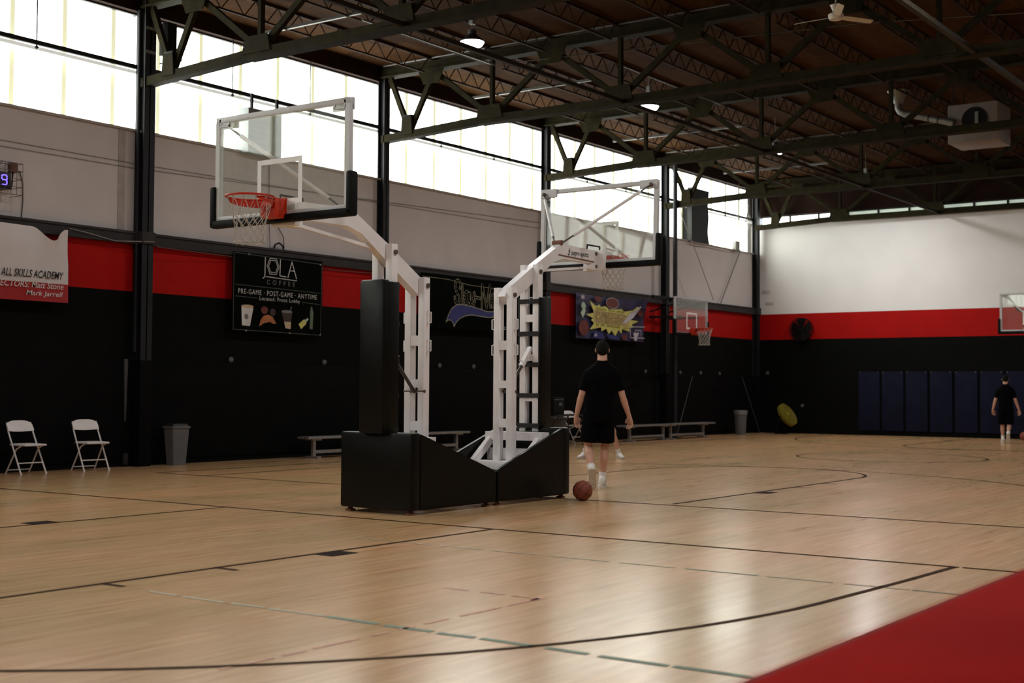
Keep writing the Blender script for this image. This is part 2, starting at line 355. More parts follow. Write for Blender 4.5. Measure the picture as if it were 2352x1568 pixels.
def oval(cx, cz, rx, rz, n=20, a0=0, a1=2 * PI):
    return [(cx + rx * math.cos(a0 + (a1 - a0) * i / n), cz + rz * math.sin(a0 + (a1 - a0) * i / n)) for i in range(n + (0 if a1 - a0 > 6.2 else 1))]

# ================================================================== SETTING
floor = MB().box(X0 - .3, DF + .3, Y0 - .3, DL + .3, -0.2, 0.0).build('floor', M['floor'], kind='structure', smooth=0)

# ---- left wall: black below, red band, steel rail, white above, eave board over the windows
b = MB()
b.box(X0, DF + .3, DL, DL + .3, 0, 2.91, 0); b.box(X0, DF + .3, DL, DL + .3, 2.91, 3.75, 1)
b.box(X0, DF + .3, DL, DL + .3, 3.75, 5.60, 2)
wall_left = b.build('wall_left', [M['black_wall'], M['red_wall'], M['white_wall']], kind='structure', smooth=0)
b = MB(); b.box(X0, DF, DL - .10, DL - .001, 3.72, 3.90, 0); b.box(X0, DF, DL - .13, DL - .001, 3.695, 3.72, 0); b.box(X0, DF, DL - .125, DL - .10, 3.86, 3.90, 0)
b.build('rail', M['rail'], wall_left)
MB().box(X0, DF, DL - .05, DL + .02, 5.585, 5.625).build('sill', M['white_panel'], wall_left, smooth=0)
MB().box(X0, DF + .3, DL - .06, DL + .3, 7.61, 8.05).build('trim_1', M['eave'], kind='structure', smooth=0)
MB().box(13.96, 14.10, DL - .012, DL + .01, 3.90, 5.59).build('darker_wall_strip', M['white_panel'], wall_left, smooth=0)  # strip slightly darker than the wall white around it
for i in range(1, 6):
    xa, xb = COLX[i] + .13, COLX[i + 1] - .13
    if i == 1: xb = 14.10
    MB().box(xa, xb, DL - .035, DL, .10, 1.76, bev=.012).build('wall_pad', M['black_pad'], wall_left)
MB().prism([(14.13, DL - .04, 1.78), (14.20, DL - .04, 1.78), (14.17, DL - .04, 0.75), (14.155, DL - .04, 0.75)], (0, .03, 0)).build('pad_edge_highlight', M['pale_highlight'], wall_left, smooth=0)  # pale wedge painted as the highlight along the pad's edge
MB().box(14.14, 14.22, DL - .05, DL, 0.03, 0.22).build('pad_foot', M['rail'], wall_left, smooth=0)
kn = MB().ellipsoid((0, 0, 0), .058, .035, .055, 12, 6).mesh('wall_knob', M['knob'])
for x in (16.47, 18.88, 20.06, 22.47, 23.69, 31.42, 33.39, 34.64, 35.85):
    link('wall_knob', kn, wall_left).location = (x, DL - .03, 1.815)
for pts in ([(X0 + 15, 5.07), (14.2, 5.05), (26.3, 5.19)], [(X0 + 15, 4.95), (14.2, 4.97), (26.3, 5.33)]):
    MB().tube([(x, DL - .02, z) for x, z in pts], .0045, 5).build('wall_wire', M['wire'], wall_left)
tag(MB().tube([(12.96, DL - .12, 3.82), (13.3, DL - .14, 3.78), (13.8, DL - .16, 3.70), (14.5, DL - .29, 3.74)], .007, 5).build('loose_wire', M['wire_pale']), 'thin pale wire drooping along the rail from the white banner to the thick column', 'wire')
tag(MB().tube([(14.55, DL - .3, 3.66), (16.3, DL - .14, 3.66), (19.2, DL - .14, 3.62), (22.4, DL - .14, 3.70), (24.6, DL - .14, 3.58), (26.4, DL - .14, 3.62)], .006, 5).build('loose_wire', M['wire']), 'thin dark wire sagging along the rail from the thick column over the coffee banner', 'wire')
# drop cable and loop above the coffee banner
MB().tube([(17.35, DL - .03, 5.6), (17.36, DL - .03, 4.6), (17.37, DL - .06, 3.9)], .008, 5).build('drop_cable', M['wire'], wall_left)
MB().tube([(17.36, DL - .04, 4.55), (17.55, DL - .05, 4.35), (17.72, DL - .05, 4.15), (17.73, DL - .06, 3.95)], .010, 5).build('drop_cable', M['wire'], wall_left)
MB().tube([(17.42, DL - .1, 3.88), (17.46, DL - .1, 3.98), (17.56, DL - .1, 4.02), (17.66, DL - .1, 3.97), (17.70, DL - .1, 3.84)], .016, 6).build('cable_loop', M['black_plastic'], wall_left)

# ---- windows of the left wall, one per bay
lap_x = [12.05 + 0.9455 * k for k in range(-22, 29)]
MULL = .042
def window(n, xa, xb, detailed):
    w = MB().box(xa, xb, DL + .06, DL + .12, 5.60, 5.63).box(xa, xb, DL + .06, DL + .12, 7.58, 7.61)
    w = w.build('window_%d' % n, M['rail'], kind='structure', smooth=0)
    if not detailed:
        MB().box(xa, xb, DL + .20, DL + .22, 5.6, 7.61).build('pane', M['pane'], w, smooth=0)
        return w
    xs = [xa] + [x for x in lap_x if xa + .1 < x < xb - .1] + [xb]
    for a, c in zip(xs, xs[1:]):
        MB().box(a, c, DL + .20, DL + .22, 5.60, 7.61).build('pane', M['pane'], w, smooth=0)
    for x in xs[1:-1]:
        MB().box(x - MULL, x + MULL, DL + .15, DL + .195, 5.60, 7.61).build('mullion', M['lap'], w, smooth=0)
    MB().box(xa, xb, DL + .02, DL + .045, 6.57, 6.63).build('seam_strip', M['seam'], w, smooth=0)
    MB().box(xa, xb, DL - .03, DL + .03, 6.645, 6.715).build('rail', M['steel'], w, smooth=0)
    for fr in (.33, .66):
        x = xa + (xb - xa) * fr
        MB().tube([(x, DL - .02, 6.60), (x, DL - .02, 7.62)], .011, 6).ellipsoid((x, DL - .02, 6.60), .03, .03, .03, 8, 5).build('hanger_rod', M['steel'], w)
    return w
window(1, X0, COLX[0] - .1, True); window(2, COLX[0] + .1, COLX[1] - .1, True)
for i in range(1, 6): window(i + 2, COLX[i] + .03, COLX[i + 1] - .03, True)
MB().box(X0, DF + .3, DL + .24, DL + .28, 5.5, 7.7).build('trim_2', M['white_panel'], kind='structure', smooth=0)

# ---- far wall
b = MB()
b.box(DF, DF + .3, Y0, DL + .3, 0, 2.91, 0); b.box(DF, DF + .3, Y0, DL + .3, 2.91, 3.71, 1)
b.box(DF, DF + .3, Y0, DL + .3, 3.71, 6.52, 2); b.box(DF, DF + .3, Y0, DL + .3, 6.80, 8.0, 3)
wall_far = b.build('wall_far', [M['black_wall'], M['red_wall'], M['far_white'], M['eave']], kind='structure', smooth=0)
wf = MB().box(DF + .1, DF + .16, Y0, DL, 6.52, 6.55).box(DF + .1, DF + .16, Y0, DL, 6.77, 6.80).build('window_8', M['rail'], kind='structure', smooth=0)
y = DL - .1
while y > 4:
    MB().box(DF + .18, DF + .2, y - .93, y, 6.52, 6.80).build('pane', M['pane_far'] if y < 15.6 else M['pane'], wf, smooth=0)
    MB().box(DF + .12, DF + .17, y - .97, y - .91, 6.52, 6.80).build('mullion', M['rail'], wf, smooth=0); y -= .945
y = 14.69; k = 0
while y > 6.4:
    p = MB().box(DF - .05, DF, y - .66, y - .01, .14, 1.90, bev=.015).build('wall_pad', M['navy'], wall_far)
    for dy in (.05, .6): MB().ellipsoid((DF - .052, y - dy, 1.88), .012, .02, .014, 8, 5).build('grommet', M['grey_post'], p)
    y -= .717
for (yy, zz, s) in ((17.65, 1.87, .05), (16.49, .86, .045)):
    MB().box(DF - .04, DF, yy - s, yy + s, zz - s, zz + s, bev=.008).build('wall_outlet', M['grey_post'], wall_far)
for (yy, zz) in ((17.72, 4.42), (17.6, 4.05)): MB().box(DF - .015, DF, yy - .16, yy + .12, zz - .05, zz + .05, bev=.005).build('wall_scuff_plate', M['white_wall'], wall_far)

# ---- the two walls out of view and the roof deck
b = MB(); b.box(X0 - .3, X0, Y0, DL + .3, 0, 2.91, 0); b.box(X0 - .3, X0, Y0, DL + .3, 2.91, 3.71, 1); b.box(X0 - .3, X0, Y0, DL + .3, 3.71, 8, 2)
b.build('wall_back', [M['black_wall'], M['red_wall'], M['white_wall']], kind='structure', smooth=0)
b = MB(); b.box(X0 - .3, DF + .3, Y0 - .3, Y0, 0, 2.91, 0); b.box(X0 - .3, DF + .3, Y0 - .3, Y0, 2.91, 3.71, 1); b.box(X0 - .3, DF + .3, Y0 - .3, Y0, 3.71, 8, 2)
b.build('wall_right', [M['black_wall'], M['red_wall'], M['white_wall']], kind='structure', smooth=0)
ceiling = MB().box(X0 - .3, DF + .3, Y0 - .3, DL + .3, DECK, DECK + .2).build('ceiling', M['deck'], kind='structure', smooth=0)

# ---- bar joists between the trusses
def joist_mesh(L):
    b = MB(); zt, zb = DECK - .03, DECK - .34
    b.bar((0, 0, zt), (L, 0, zt), .065, .04); b.bar((.35, 0, zb), (L - .35, 0, zb), .05, .03)
    n = 22; pts = []
    for i in range(n + 1): pts.append((.2 + (L - .4) * i / n, 0, zt if i % 2 == 0 else zb))
    for p, q in zip(pts, pts[1:]): b.bar(p, q, .016, .016)
    return b.mesh('bar_joist', M['joist'], 0)
TOPN = [16.57 - 1.44 * k for k in range(0, 17)]
for i in range(1, 6):
    jm = joist_mesh(COLX[i + 1] - COLX[i])
    for yy in TOPN[:10]:
        link('bar_joist', jm, ceiling).location = (COLX[i], yy, 0)
for yy, zz, w in ((12.17, 6.50, .07), (5.92, 6.50, .08)):
    MB().box(COLX[1], DF, yy - w / 2, yy + w / 2, zz - .035, zz + .035).build('strut', M['strut'], ceiling, smooth=0)
for x, ya, yb2 in ((16.38, 17.25, 14.6), (22.63, 17.3, 14.2), (28.6, 17.3, 13.6), (34.6, 17.2, 14)):
    MB().box(x - .025, x + .025, yb2, ya, 7.57, 7.62).build('conduit_channel', M['conduit'], ceiling, smooth=0)
for x in (20.36, 26.32, 32.26):
    MB().tube([(x, 17.8, 7.9), (x, 10.0, 7.9)], .022, 6).build('conduit', M['conduit'], ceiling)
MB().tube([(20.3, 14.4, 7.5), (21.2, 8.0, 7.45), (22.5, 4, 7.4)], .012, 5).build('conduit', M['conduit'], ceiling)
MB().tube([(16.6, 15.0, 7.55), (20.4, 15.0, 7.55)], .02, 6).build('conduit', M['conduit'], ceiling)
MB().tube([(22.0, 13.1, 7.6), (26.2, 13.1, 7.6)], .02, 6).build('conduit', M['conduit'], ceiling)
# rod trapeze for the gas pipe over the far court
# ---- painted court lines (children of the floor)
def line(pts, w=.05, m='line', closed=False, name='court_line'):
    b = MB(); n = len(pts); L = []; R = []
    for i in range(n):
        a = Vector(pts[i - 1] if (i or closed) else pts[0]); c = Vector(pts[(i + 1) % n] if (i < n - 1 or closed) else pts[-1])
        d = (c - a).normalized(); s = Vector((-d.y, d.x)) * w / 2; p = Vector(pts[i]); L.append(p + s); R.append(p - s)
    vs = [(p.x, p.y, .0022) for p in L] + [(p.x, p.y, .0022) for p in R]
    fs = [(i, (i + 1) % n, n + (i + 1) % n, n + i) for i in range(n if closed else n - 1)]
    return b.add(vs, fs).build(name, M[m], floor, smooth=0)
def arc(cx, cy, r, a0, a1, n=48): return [(cx + r * math.cos(math.radians(a0 + (a1 - a0) * i / n)), cy + r * math.sin(math.radians(a0 + (a1 - a0) * i / n))) for i in range(n + 1)]
S = 1.083
def three(cx, sgn, base):
    # straight run from the baseline, then the arc
    r = 6.03; cy = 9.26
    pts = [(base, cy - 6.15), (cx + (base - cx) * .45, cy - 6.10)] + [(cx - sgn * r * math.cos(t), cy + r * math.sin(t)) for t in [math.radians(-88 + 176 * i / 60) for i in range(61)]] + [(cx + (base - cx) * .45, cy + 6.0), (base, cy + 6.0)]
    return line(pts, .05, 'line_dark', name='three_point_line')
def key(base, sgn, semi=True):
    ya, yb3 = 7.42, 11.08; ft = base - sgn * 5.8
    line([(base, ya), (ft, ya)]); line([(base, yb3), (ft, yb3)])
    line(arc(ft, 9.25, 1.83, 90, 270) if sgn > 0 else arc(ft, 9.25, 1.83, -90, 90))
    for yy, s in ((ya, -1), (yb3, 1)):
        x = base - sgn * 2.13
        MB().add([(x, yy, .0026), (x - sgn * .30, yy, .0026), (x - sgn * .30, yy + s * .22, .0026), (x, yy + s * .22, .0026)], [(0, 1, 2, 3)]).build('lane_block', M['block'], floor, smooth=0)
        for k in (1, 2):
            xx = base - sgn * (2.43 + 1.0 * k); line([(xx, yy), (xx, yy + s * .22)], .055, 'line_dark', name='lane_hash')
# near court (its baseline runs under the left hoop)
line([(10.12, 3.08), (10.12, 17.2)]); key(10.12, 1); three(8.40, 1, 10.12)
# court beyond the hoops
line([(13.47, 3.0), (13.47, 16.3)]); key(13.62, -1); three(15.2, -1, 13.5)
line([(13.47, 16.3), (34, 16.3)], name='side_line'); line(arc(26.0, 9.25, 1.83, 0, 360)[:-1], closed=True, name='centre_circle')
key(38.2, 1); three(36.5, 1, 38.2)
line([(-2, 2.62), (20, 2.62)], .07, 'line_grey', name='side_line')
line([(10.12, 3.05), (10.12, 1.2)]); line([(13.5, 3.0), (13.5, 1.2)])
# worn green and red cross lines
yy = 6.9; rnd = random.Random(3)
while yy > 2.68:
    L_ = rnd.uniform(.16, .42) if yy < 5.2 else rnd.uniform(.2, .5)
    line([(5.655 + rnd.uniform(-.01, .01), yy), (5.655 + rnd.uniform(-.01, .01), max(2.66, yy - L_))], .05 if yy < 5.6 else .035, 'green' if yy < 5.6 else 'green_faint', name='worn_green_line'); yy -= L_ + rnd.uniform(.015, .07)
yy = 7.9
while yy > 2.68:
    L_ = rnd.uniform(.25, .6)
    line([(8.77, yy), (8.77, max(2.66, yy - L_))], .028, 'green_faint' if (yy > 5.5 or rnd.random() < .35) else 'green', name='worn_green_line'); yy -= L_ + rnd.uniform(.02, .09)
x = 4.3
while x < 6.9:
    L_ = rnd.uniform(.12, .4); line([(x, 4.74), (min(6.95, x + L_), 4.74)], .03, 'red_faint', name='worn_red_line'); x += L_ + rnd.uniform(.03, .12)
for a in (4.75, 5.0, 5.3): line([(6.95, a), (6.95, a + .2)], .028, 'red_faint', name='worn_red_line')
line([(6.86, 4.74), (7.0, 4.74)], .05, 'red_faint', name='worn_red_line')

# ================================================================== STEEL: columns and trusses
ORD = ['column out of view to the left', 'leftmost', 'second', 'third', 'fourth', 'corner']
def column(i, x, w, d, label):
    t = thing('steel_column', label, 'column', (x, DL, 0))
    b = MB(); t2 = .022
    b.box(-w / 2, w / 2, -d, -d + t2, 1.76, DECK); b.box(-w / 2, w / 2, -t2, 0, 1.76, DECK); b.box(-.012, .012, -d, 0, 1.76, DECK)
    b.build('shaft', M['steel'], t, smooth=0)
    MB().box(-w / 2 - .01, w / 2 + .01, -d - .01, 0, 0, 1.76, bev=.008).build('base_casing', M['black_pad'], t)
    MB().box(-w / 2 - .02, w / 2 + .02, -d - .03, 0, 3.70, 3.90).build('rail_clip', M['rail'], t, smooth=0)
    if i == 2:
        MB().tube([(w / 2 + .04, -.12, 7.5), (w / 2 + .04, -.12, 6.9), (w / 2 + .07, -.12, 6.7), (w / 2 + .07, -.12, 5.9), (w / 2 + .02, -.1, 5.66), (w / 2 + .09, -.05, 5.6)], .016, 6).build('conduit', M['dark_metal'], t)
        MB().tube([(-w / 2 - .03, -d * .5, 1.9), (-w / 2 - .03, -d * .5, DECK - .3)], .03, 8).build('downpipe', M['steel'], t)
        for z in (6.9, 7.3): MB().box(-w / 2 + .02, w / 2 - .02, -d - .012, -d, z, z + .05).build('pipe_clip', M['galv'], t, smooth=0)
    return t
column(1, COLX[1], .2, .2, 'dark steel wall column left of the scoreboard clock')
column(2, COLX[2], .23, .23, 'thick dark steel column between the white banner and the coffee banner')
column(3, COLX[3], .18, .18, 'dark steel column just right of the nearest glass backboard')
column(4, COLX[4], .18, .18, 'dark steel column behind the left edge of the backboard seen from behind')
column(5, COLX[5], .18, .18, 'dark steel column with a black pole standing close beside it')
column(6, COLX[6], .18, .18, 'dark steel column in the corner where the left and far walls meet')

def zb(y): return 6.335 + .11 * min(1, max(0, (17.8 - y) / 2.4))
def truss(x, label, yend=-7.6):
    t = thing('roof_truss', label, 'truss', (x, DL, 6.3))
    P = lambda y, z: (0, y - DL, z - 6.3)
    MB().bar(P(DL - .05, 7.78), P(yend, 7.78), .17, .17).bar(P(DL - .05, 7.69), P(yend, 7.69), .24, .03).build('top_chord', M['truss'], t, smooth=0)
    MB().bar(P(17.9, zb(17.9) + .08), P(15.4, zb(15.4) + .08), .18, .15).bar(P(15.4, zb(15) + .08), P(yend, zb(0) + .08), .18, .15).bar(P(15.4, zb(15) + .012), P(yend, zb(0) + .012), .24, .024).build('bottom_chord', M['truss'], t, smooth=0)
    bots = [17.2] + [15.13 - 2.88 * k for k in range(8)]; tops = [17.72] + [16.57 - 2.88 * k for k in range(9)]
    for k, yb4 in enumerate(bots):
        for yt in (tops[k], tops[k + 1]):
            if yt < yend: continue
            MB().bar(P(yt, 7.66), P(yb4, zb(yb4) + .14), .10, .085, up=(1, 0, 0)).build('diagonal', M['truss'], t, smooth=0)
        if k:
            MB().bar(P(yb4, 7.68), P(yb4, zb(yb4) + .12), .07, .09).build('vertical', M['truss'], t, smooth=0)
        w, h = (.15, .36) if k == 0 else (.31, .27)
        z0 = zb(yb4) + .08
        MB().prism([(-.115, yb4 + w - DL, z0 - 6.3), (-.115, yb4 + w * .8 - DL, z0 + h - 6.3), (-.115, yb4 - w * .8 - DL, z0 + h - 6.3), (-.115, yb4 - w - DL, z0 - 6.3)], (.015, 0, 0)).build('gusset', M['truss'], t, smooth=0)
        if k == 0: MB().box(-.10, .10, yb4 - .11 - DL, yb4 + .11 - DL, z0 + .25 - 6.3, z0 + .40 - 6.3, bev=.01).build('junction_box', M['black_plastic'], t)
    for yt in tops[1:]:
        if yt < yend: continue
        MB().prism([(-.115, yt + .35 - DL, 7.72 - 6.3), (-.115, yt + .2 - DL, 7.40 - 6.3), (-.115, yt - .2 - DL, 7.40 - 6.3), (-.115, yt - .35 - DL, 7.72 - 6.3)], (.015, 0, 0)).build('gusset', M['truss'], t, smooth=0)
    return t
TL = ['steel roof truss nearest the camera, springing from the column left of the clock',
      'steel roof truss springing from the thick column left of the coffee banner',
      'steel roof truss springing from the column right of the nearest backboard',
      'steel roof truss springing from the column behind the second backboard',
      'steel roof truss springing from the column with the black pole beside it',
      'last steel roof truss, running just in front of the far wall']
for i in range(2, 7):
    truss(COLX[i] if i < 6 else COLX[i] - .02, TL[i - 1])

# black pole beside the fourth column
t = thing('steel_pole', 'slim black steel pole standing from floor to roof beside a wall column', 'pole', (32.24, 17.50, 0))
MB().tube([(0, 0, .012), (0, 0, 7.52)], .062, 12).build('shaft', M['steel'], t)
MB().box(-.14, .14, -.14, .14, 0, .015).build('base_plate', M['black_pad'], t)

# ================================================================== BASKETBALL UNITS
def net_part(parent, cx, z, top=.222):
    b = MB(); n = 12; lv = [(0, top), (-.15, .178), (-.215, .158), (-.275, .145), (-.33, .138), (-.385, .140), (-.435, .148)]
    def pt(k, i):
        zz, r = lv[k]; a = 2 * PI * (i + .5 * (k % 2)) / n
        return (cx + r * math.cos(a), r * math.sin(a), z + zz)
    for k in range(len(lv) - 1):
        for i in range(n):
            if k % 2 == 0: q = (pt(k + 1, i), pt(k + 1, i - 1))
            else: q = (pt(k + 1, i), pt(k + 1, i + 1))
            p = pt(k, i)
            for w in q: b.tube([p, w], .0037, 4)
    zz, r = lv[-1]; b.tube([(cx + r * math.cos(2 * PI * i / 24), r * math.sin(2 * PI * i / 24), z + zz - .012 * (i % 2)) for i in range(24)], .006, 4, closed=True)
    return b.build('net', M['net'], parent)
def rim_part(parent, bx, z, simple=False):
    cx = bx + .15 + .2286
    b = MB().tube([(cx + .2286 * math.cos(2 * PI * i / 40), .2286 * math.sin(2 * PI * i / 40), z) for i in range(40)], .0105, 8, closed=True)
    r = b.build('rim', M['orange'], parent)
    b = MB(); b.box(bx + .004, bx + .15, -.10, .10, z - .175, z + .015, bev=.006); b.box(bx + .002, bx + .012, -.11, .11, z - .175, z + .03)
    b.build('mount_box', M['orange'], r)
    # curved brace plate under the ring
    vs = []; fs = []; n = 22
    for i in range(n + 1):
        a = PI + math.radians(-118 + 236 * i / n); h = .02 + .055 * (1 - abs(i / n * 2 - 1)) ** .5
        for rr in (.214, .206):
            for dz in (-.012, -.012 - h): vs.append((cx + rr * math.cos(a), rr * math.sin(a), z + dz))
    for i in range(n):
        o = i * 4
        for p, q in ((0, 1), (1, 3), (3, 2), (2, 0)): fs.append((o + p, o + q, o + 4 + q, o + 4 + p))
    MB().add(vs, fs).build('ring_brace', M['orange'], r)
    net_part(r, cx, z); return r
def board_part(parent, bx, z0, w=1.83, h=1.07, pad=True, thin=False, brackets=True):
    hw = w / 2; fw = .03 if thin else .058; x0, x1 = bx - .055, bx
    b = MB()
    b.box(x0, x1, -hw, hw, z0 + h - fw, z0 + h, bev=.006); b.box(x0, x1, -hw, hw, z0, z0 + fw, bev=.006)
    for s in (-1, 1): b.box(x0, x1, s * (hw - fw / 2) - fw / 2, s * (hw - fw / 2) + fw / 2, z0 + fw, z0 + h - fw)
    bd = b.build('backboard', M['frame_white'], parent)
    MB().box(bx - .016, bx - .004, -hw + fw * .7, hw - fw * .7, z0 + fw * .7, z0 + h - fw * .7).build('glass', M['glass'], bd, smooth=0)
    zt = z0 + .12; lw = .05; b = MB()
    b.box(bx - .004, bx - .001, -.305, .305, zt + .455 - lw, zt + .455); b.box(bx - .004, bx - .001, -.305, .305, zt, zt + lw)
    for s in (-1, 1): b.box(bx - .004, bx - .001, s * .28 - .025, s * .28 + .025, zt + lw, zt + .455 - lw)
    b.build('target_square', M['white_line'], bd, smooth=0)
    if brackets:
        for s in (-1, 1):
            b = MB(); b.box(bx - .075, bx - .045, s * (hw - .26), s * hw, z0 + h - .11, z0 + h + .004); b.box(bx - .05, bx, s * (hw - .07), s * (hw - .05), z0 + h - .10, z0 + h - .02); b.box(bx - .01, bx + .004, s * (hw - .20), s * (hw - .06), z0 + h - .105, z0 + h - .085); b.box(bx - .01, bx + .004, s * (hw - .20), s * (hw - .185), z0 + h - .10, z0 + h - .05)
            b.build('corner_bracket', M['frame_white'], bd, smooth=0)
    if pad:
        b = MB(); xa, xb = bx - .075, bx + .028
        b.box(xa, xb, -hw - .05, hw + .05, z0 - .055, z0 + .022, bev=.024)
        for s in (-1, 1): b.box(xa, xb, s * hw - .035 + s * .018, s * hw + .035 + s * .018, z0 - .05, z0 + .37, bev=.024)
        b.build('edge_pad', M['black_foam'], bd)
    return bd

def portable_hoop(label, loc, rz, lettered):
    T = thing('portable_basketball_hoop', label, 'basketball hoop', loc, rz)
    WS, VI = M['white_steel'], M['vinyl']
    # padded base
    MB().box(-.15, 0, -.50, .50, .045, .855, bev=.03).build('front_pad', VI, T)
    prof = [(-.13, .045), (-.13, .845), (-.20, .83), (-1.49, .40), (-1.502, .37), (-1.502, .05)]
    for s in (-1, 1):
        bm = bmesh.new()
        vs = [bm.verts.new((p[0], s * .43, p[1])) for p in prof]; f = bm.faces.new(vs)
        ex = bmesh.ops.extrude_face_region(bm, geom=[f]); bmesh.ops.translate(bm, verts=[g for g in ex['geom'] if isinstance(g, bmesh.types.BMVert)], vec=(0, s * .07, 0))
        bmesh.ops.recalc_face_normals(bm, faces=bm.faces[:]); bmesh.ops.bevel(bm, geom=bm.edges[:], offset=.016, segments=2, affect='EDGES')
        me = bpy.data.meshes.new('side_pad'); bm.to_mesh(me); bm.free(); me.materials.append(VI)
        me.polygons.foreach_set('use_smooth', [True] * len(me.polygons)); me.set_sharp_from_angle(angle=.7); link('side_pad', me, T)
    b = MB(); b.box(-.50, -.40, -.42, .42, .70, .80); b.box(-.40, -.34, -.42, .42, .70, .80); b.box(-.46, -.40, -.42, .42, .46, .60); b.box(-.40, -.16, -.42, .42, .12, .30)
    b.build('weight_tray', WS, T, smooth=0)
    b = MB(); b.box(-1.45, -.05, -.41, -.33, .10, .20); b.box(-1.45, -.05, .33, .41, .10, .20); b.box(-1.45, -1.20, -.42, .42, .20, .33); b.box(-.9, -.82, -.42, .42, .10, .2)
    b.build('base_frame', WS, T, smooth=0)
    MB().box(-.80, -.54, -.42, .42, .355, .46, bev=.006).build('crossbeam', WS, T)
    for s in (-1, 1):
        MB().bar((-.95, s * .36, .34), (-.40, s * .36, .76), .06, .09).build('side_brace', WS, T, smooth=0)
    for y in (-.08, .08): MB().box(-1.15, -.62, y - .03, y + .03, .33, .36).build('tie_bar', M['grey_post'], T, smooth=0)
    for x, y in ((-.08, .42), (-.08, -.42), (-1.40, .42), (-1.40, -.42)):
        MB().lathe([(.055, 0), (.055, .02), (.03, .025), (.02, .05), (.02, .10)], 14, (x, y, 0)).build('levelling_foot', M['rust'], T)
    # uprights
    for nm, X, za, zt, bars in (('rear', -.67, .46, 2.54, ((1.79, 1.90), (1.33, 1.42), (.86, .96))), ('front', -.12, .80, 2.86, ((2.15, 2.24), (1.67, 1.75), (1.17, 1.24)))):
        for s in (-1, 1):
            MB().box(X - .055, X + .045, s * .096 - .042, s * .096 + .042, za, zt, bev=.006).build('upright', WS, T)
            MB().tube([(X - .01, s * .138, zt - .09), (X - .01, s * .158, zt - .09)], .026, 12).build('pivot_bolt', M['bolt'], T)
        for z1, z2 in bars: MB().box(X - .05, X + .04, -.056, .056, z1, z2).build('rung', WS, T, smooth=0)
    for s in (-1, 1):
        for z in (2.03, 1.72):
            MB().tube([(-.68, s * .135, z), (-.68, s * .192, z + .012), (-.68, s * .192, z + .125), (-.68, s * .135, z + .137)], .0075, 6).build('handle', WS, T)
    b = MB(); b.box(-.02, .085, -.17, .17, .84, 2.47, bev=.03)
    for s in (-1, 1): b.box(-.17, .03, s * .155 - .018, s * .155 + .018, .84, 2.45, bev=.012)
    b.build('post_pad', VI, T)
    for z in (2.40, 2.0, 1.62, 1.24, .87):
        b = MB(); b.box(-.19, -.172, -.16, .16, z - .025, z + .03)
        b.build('strap', M['strap'], T, smooth=0)
    # arm: inclined beam, elbow, level beam
    pr = [(-.76, 2.43), (-.64, 2.34), (-.12, 2.66), (.30, 2.93), (.52, 2.99), (1.34, 2.985), (1.34, 3.155), (.60, 3.175), (.44, 3.165), (.36, 3.12), (-.12, 2.86), (-.70, 2.52)]
    A = MB().prism([(p[0], -.052, p[1]) for p in pr], (0, .104, 0)).build('arm', WS, T, smooth=0)
    MB().bar((.02, 0, 2.80), (1.34, 0, 2.945), .034, .034).build('lower_link', WS, A, smooth=0)
    MB().bar((.40, -.056, 3.03), (1.25, -.056, 3.005), .004, .016).build('rust_streak', M['rust'], A, smooth=0)
    b = MB(); b.box(1.32, 1.395, -.16, .16, 2.90, 3.17, bev=.006); b.box(1.18, 1.34, -.058, .058, 2.90, 2.99)
    b.build('mount_plate', WS, A)
    for z in (2.95, 3.12): MB().box(1.28, 1.315, -.066, -.054, z - .02, z + .02).build('bolt', M['bolt'], A, smooth=0)
    MB().tube([(.46, -.07, 3.19), (.46, .07, 3.19)], .032, 12).build('brace_pivot', M['rust'], A)
    MB().tube([(1.05, -.07, 3.16), (1.05, -.075, 3.215), (1.36, -.075, 3.215), (1.36, -.07, 3.14)], .011, 6).build('latch_rod', M['black_plastic'], A)
    if lettered:
        link('lettering', text_mesh('lettering', 'jaypro sports', .70, 1.11, 3.035, 3.115, -.0535, M['ink_black'], fat=.01), A)
        b = MB().ribbon([(.655, 3.13), (.655, 3.06), (.635, 3.045), (.62, 3.06)], .012, -.0555).ribbon([(.635, 3.10), (.67, 3.085)], .01, -.0555); b.build('emblem', M['ink_black'], A, smooth=0)
    # levelling spring
    G = MB().bar((-.14, 0, 1.83), (-.33, 0, 1.60), .055, .05).build('level_spring', WS, T, smooth=0)
    MB().tube([(-.32, 0, 1.61), (-.64, 0, 1.28)], .02, 8).build('spring_rod', M['dark_metal'], G)
    MB().tube([(-.64, -.145, 1.29), (-.64, .145, 1.29)], .018, 10).build('spring_pin', M['bolt'], G)
    MB().tube([(-.29, -.01, 1.64), (-.35, -.01, 1.67), (-.38, -.01, 1.67)], .008, 6).build('spring_lever', WS, G)
    # board and its braces
    bd = board_part(T, 1.45, 2.985)
    if lettered:   # this board sags slightly forward on its arm
        pv = Matrix.Translation((1.45, 0, 2.985)); bd.matrix_local = pv @ Matrix.Rotation(math.radians(2.0), 4, 'Y') @ pv.inverted()
    for s in (-1, 1):
        p, q = Vector((.48, s * .06, 3.19)), Vector((1.38, s * .84, 3.985)); e = p.lerp(q, .12); e2 = p.lerp(q, .88)
        br = MB().tube([e, e2], .021, 10).build('board_brace', WS, T)
        MB().tube([p, e], .011, 8).build('brace_thread', M['dark_metal'], br); MB().tube([e2, q], .011, 8).build('brace_thread', M['dark_metal'], br)
        MB().ellipsoid(q, .03, .03, .03, 10, 6).build('brace_knob', M['bolt'], br)
    rim_part(T, 1.45, 3.135)
    return T
portable_hoop('portable hoop facing left, nearest glass backboard, black padded base with white steel posts', (10.61, 9.34, 0), PI, False)
portable_hoop('portable hoop seen from behind, its arm lettered, backed against the first hoop', (13.62, 9.34, 0), 0, True)

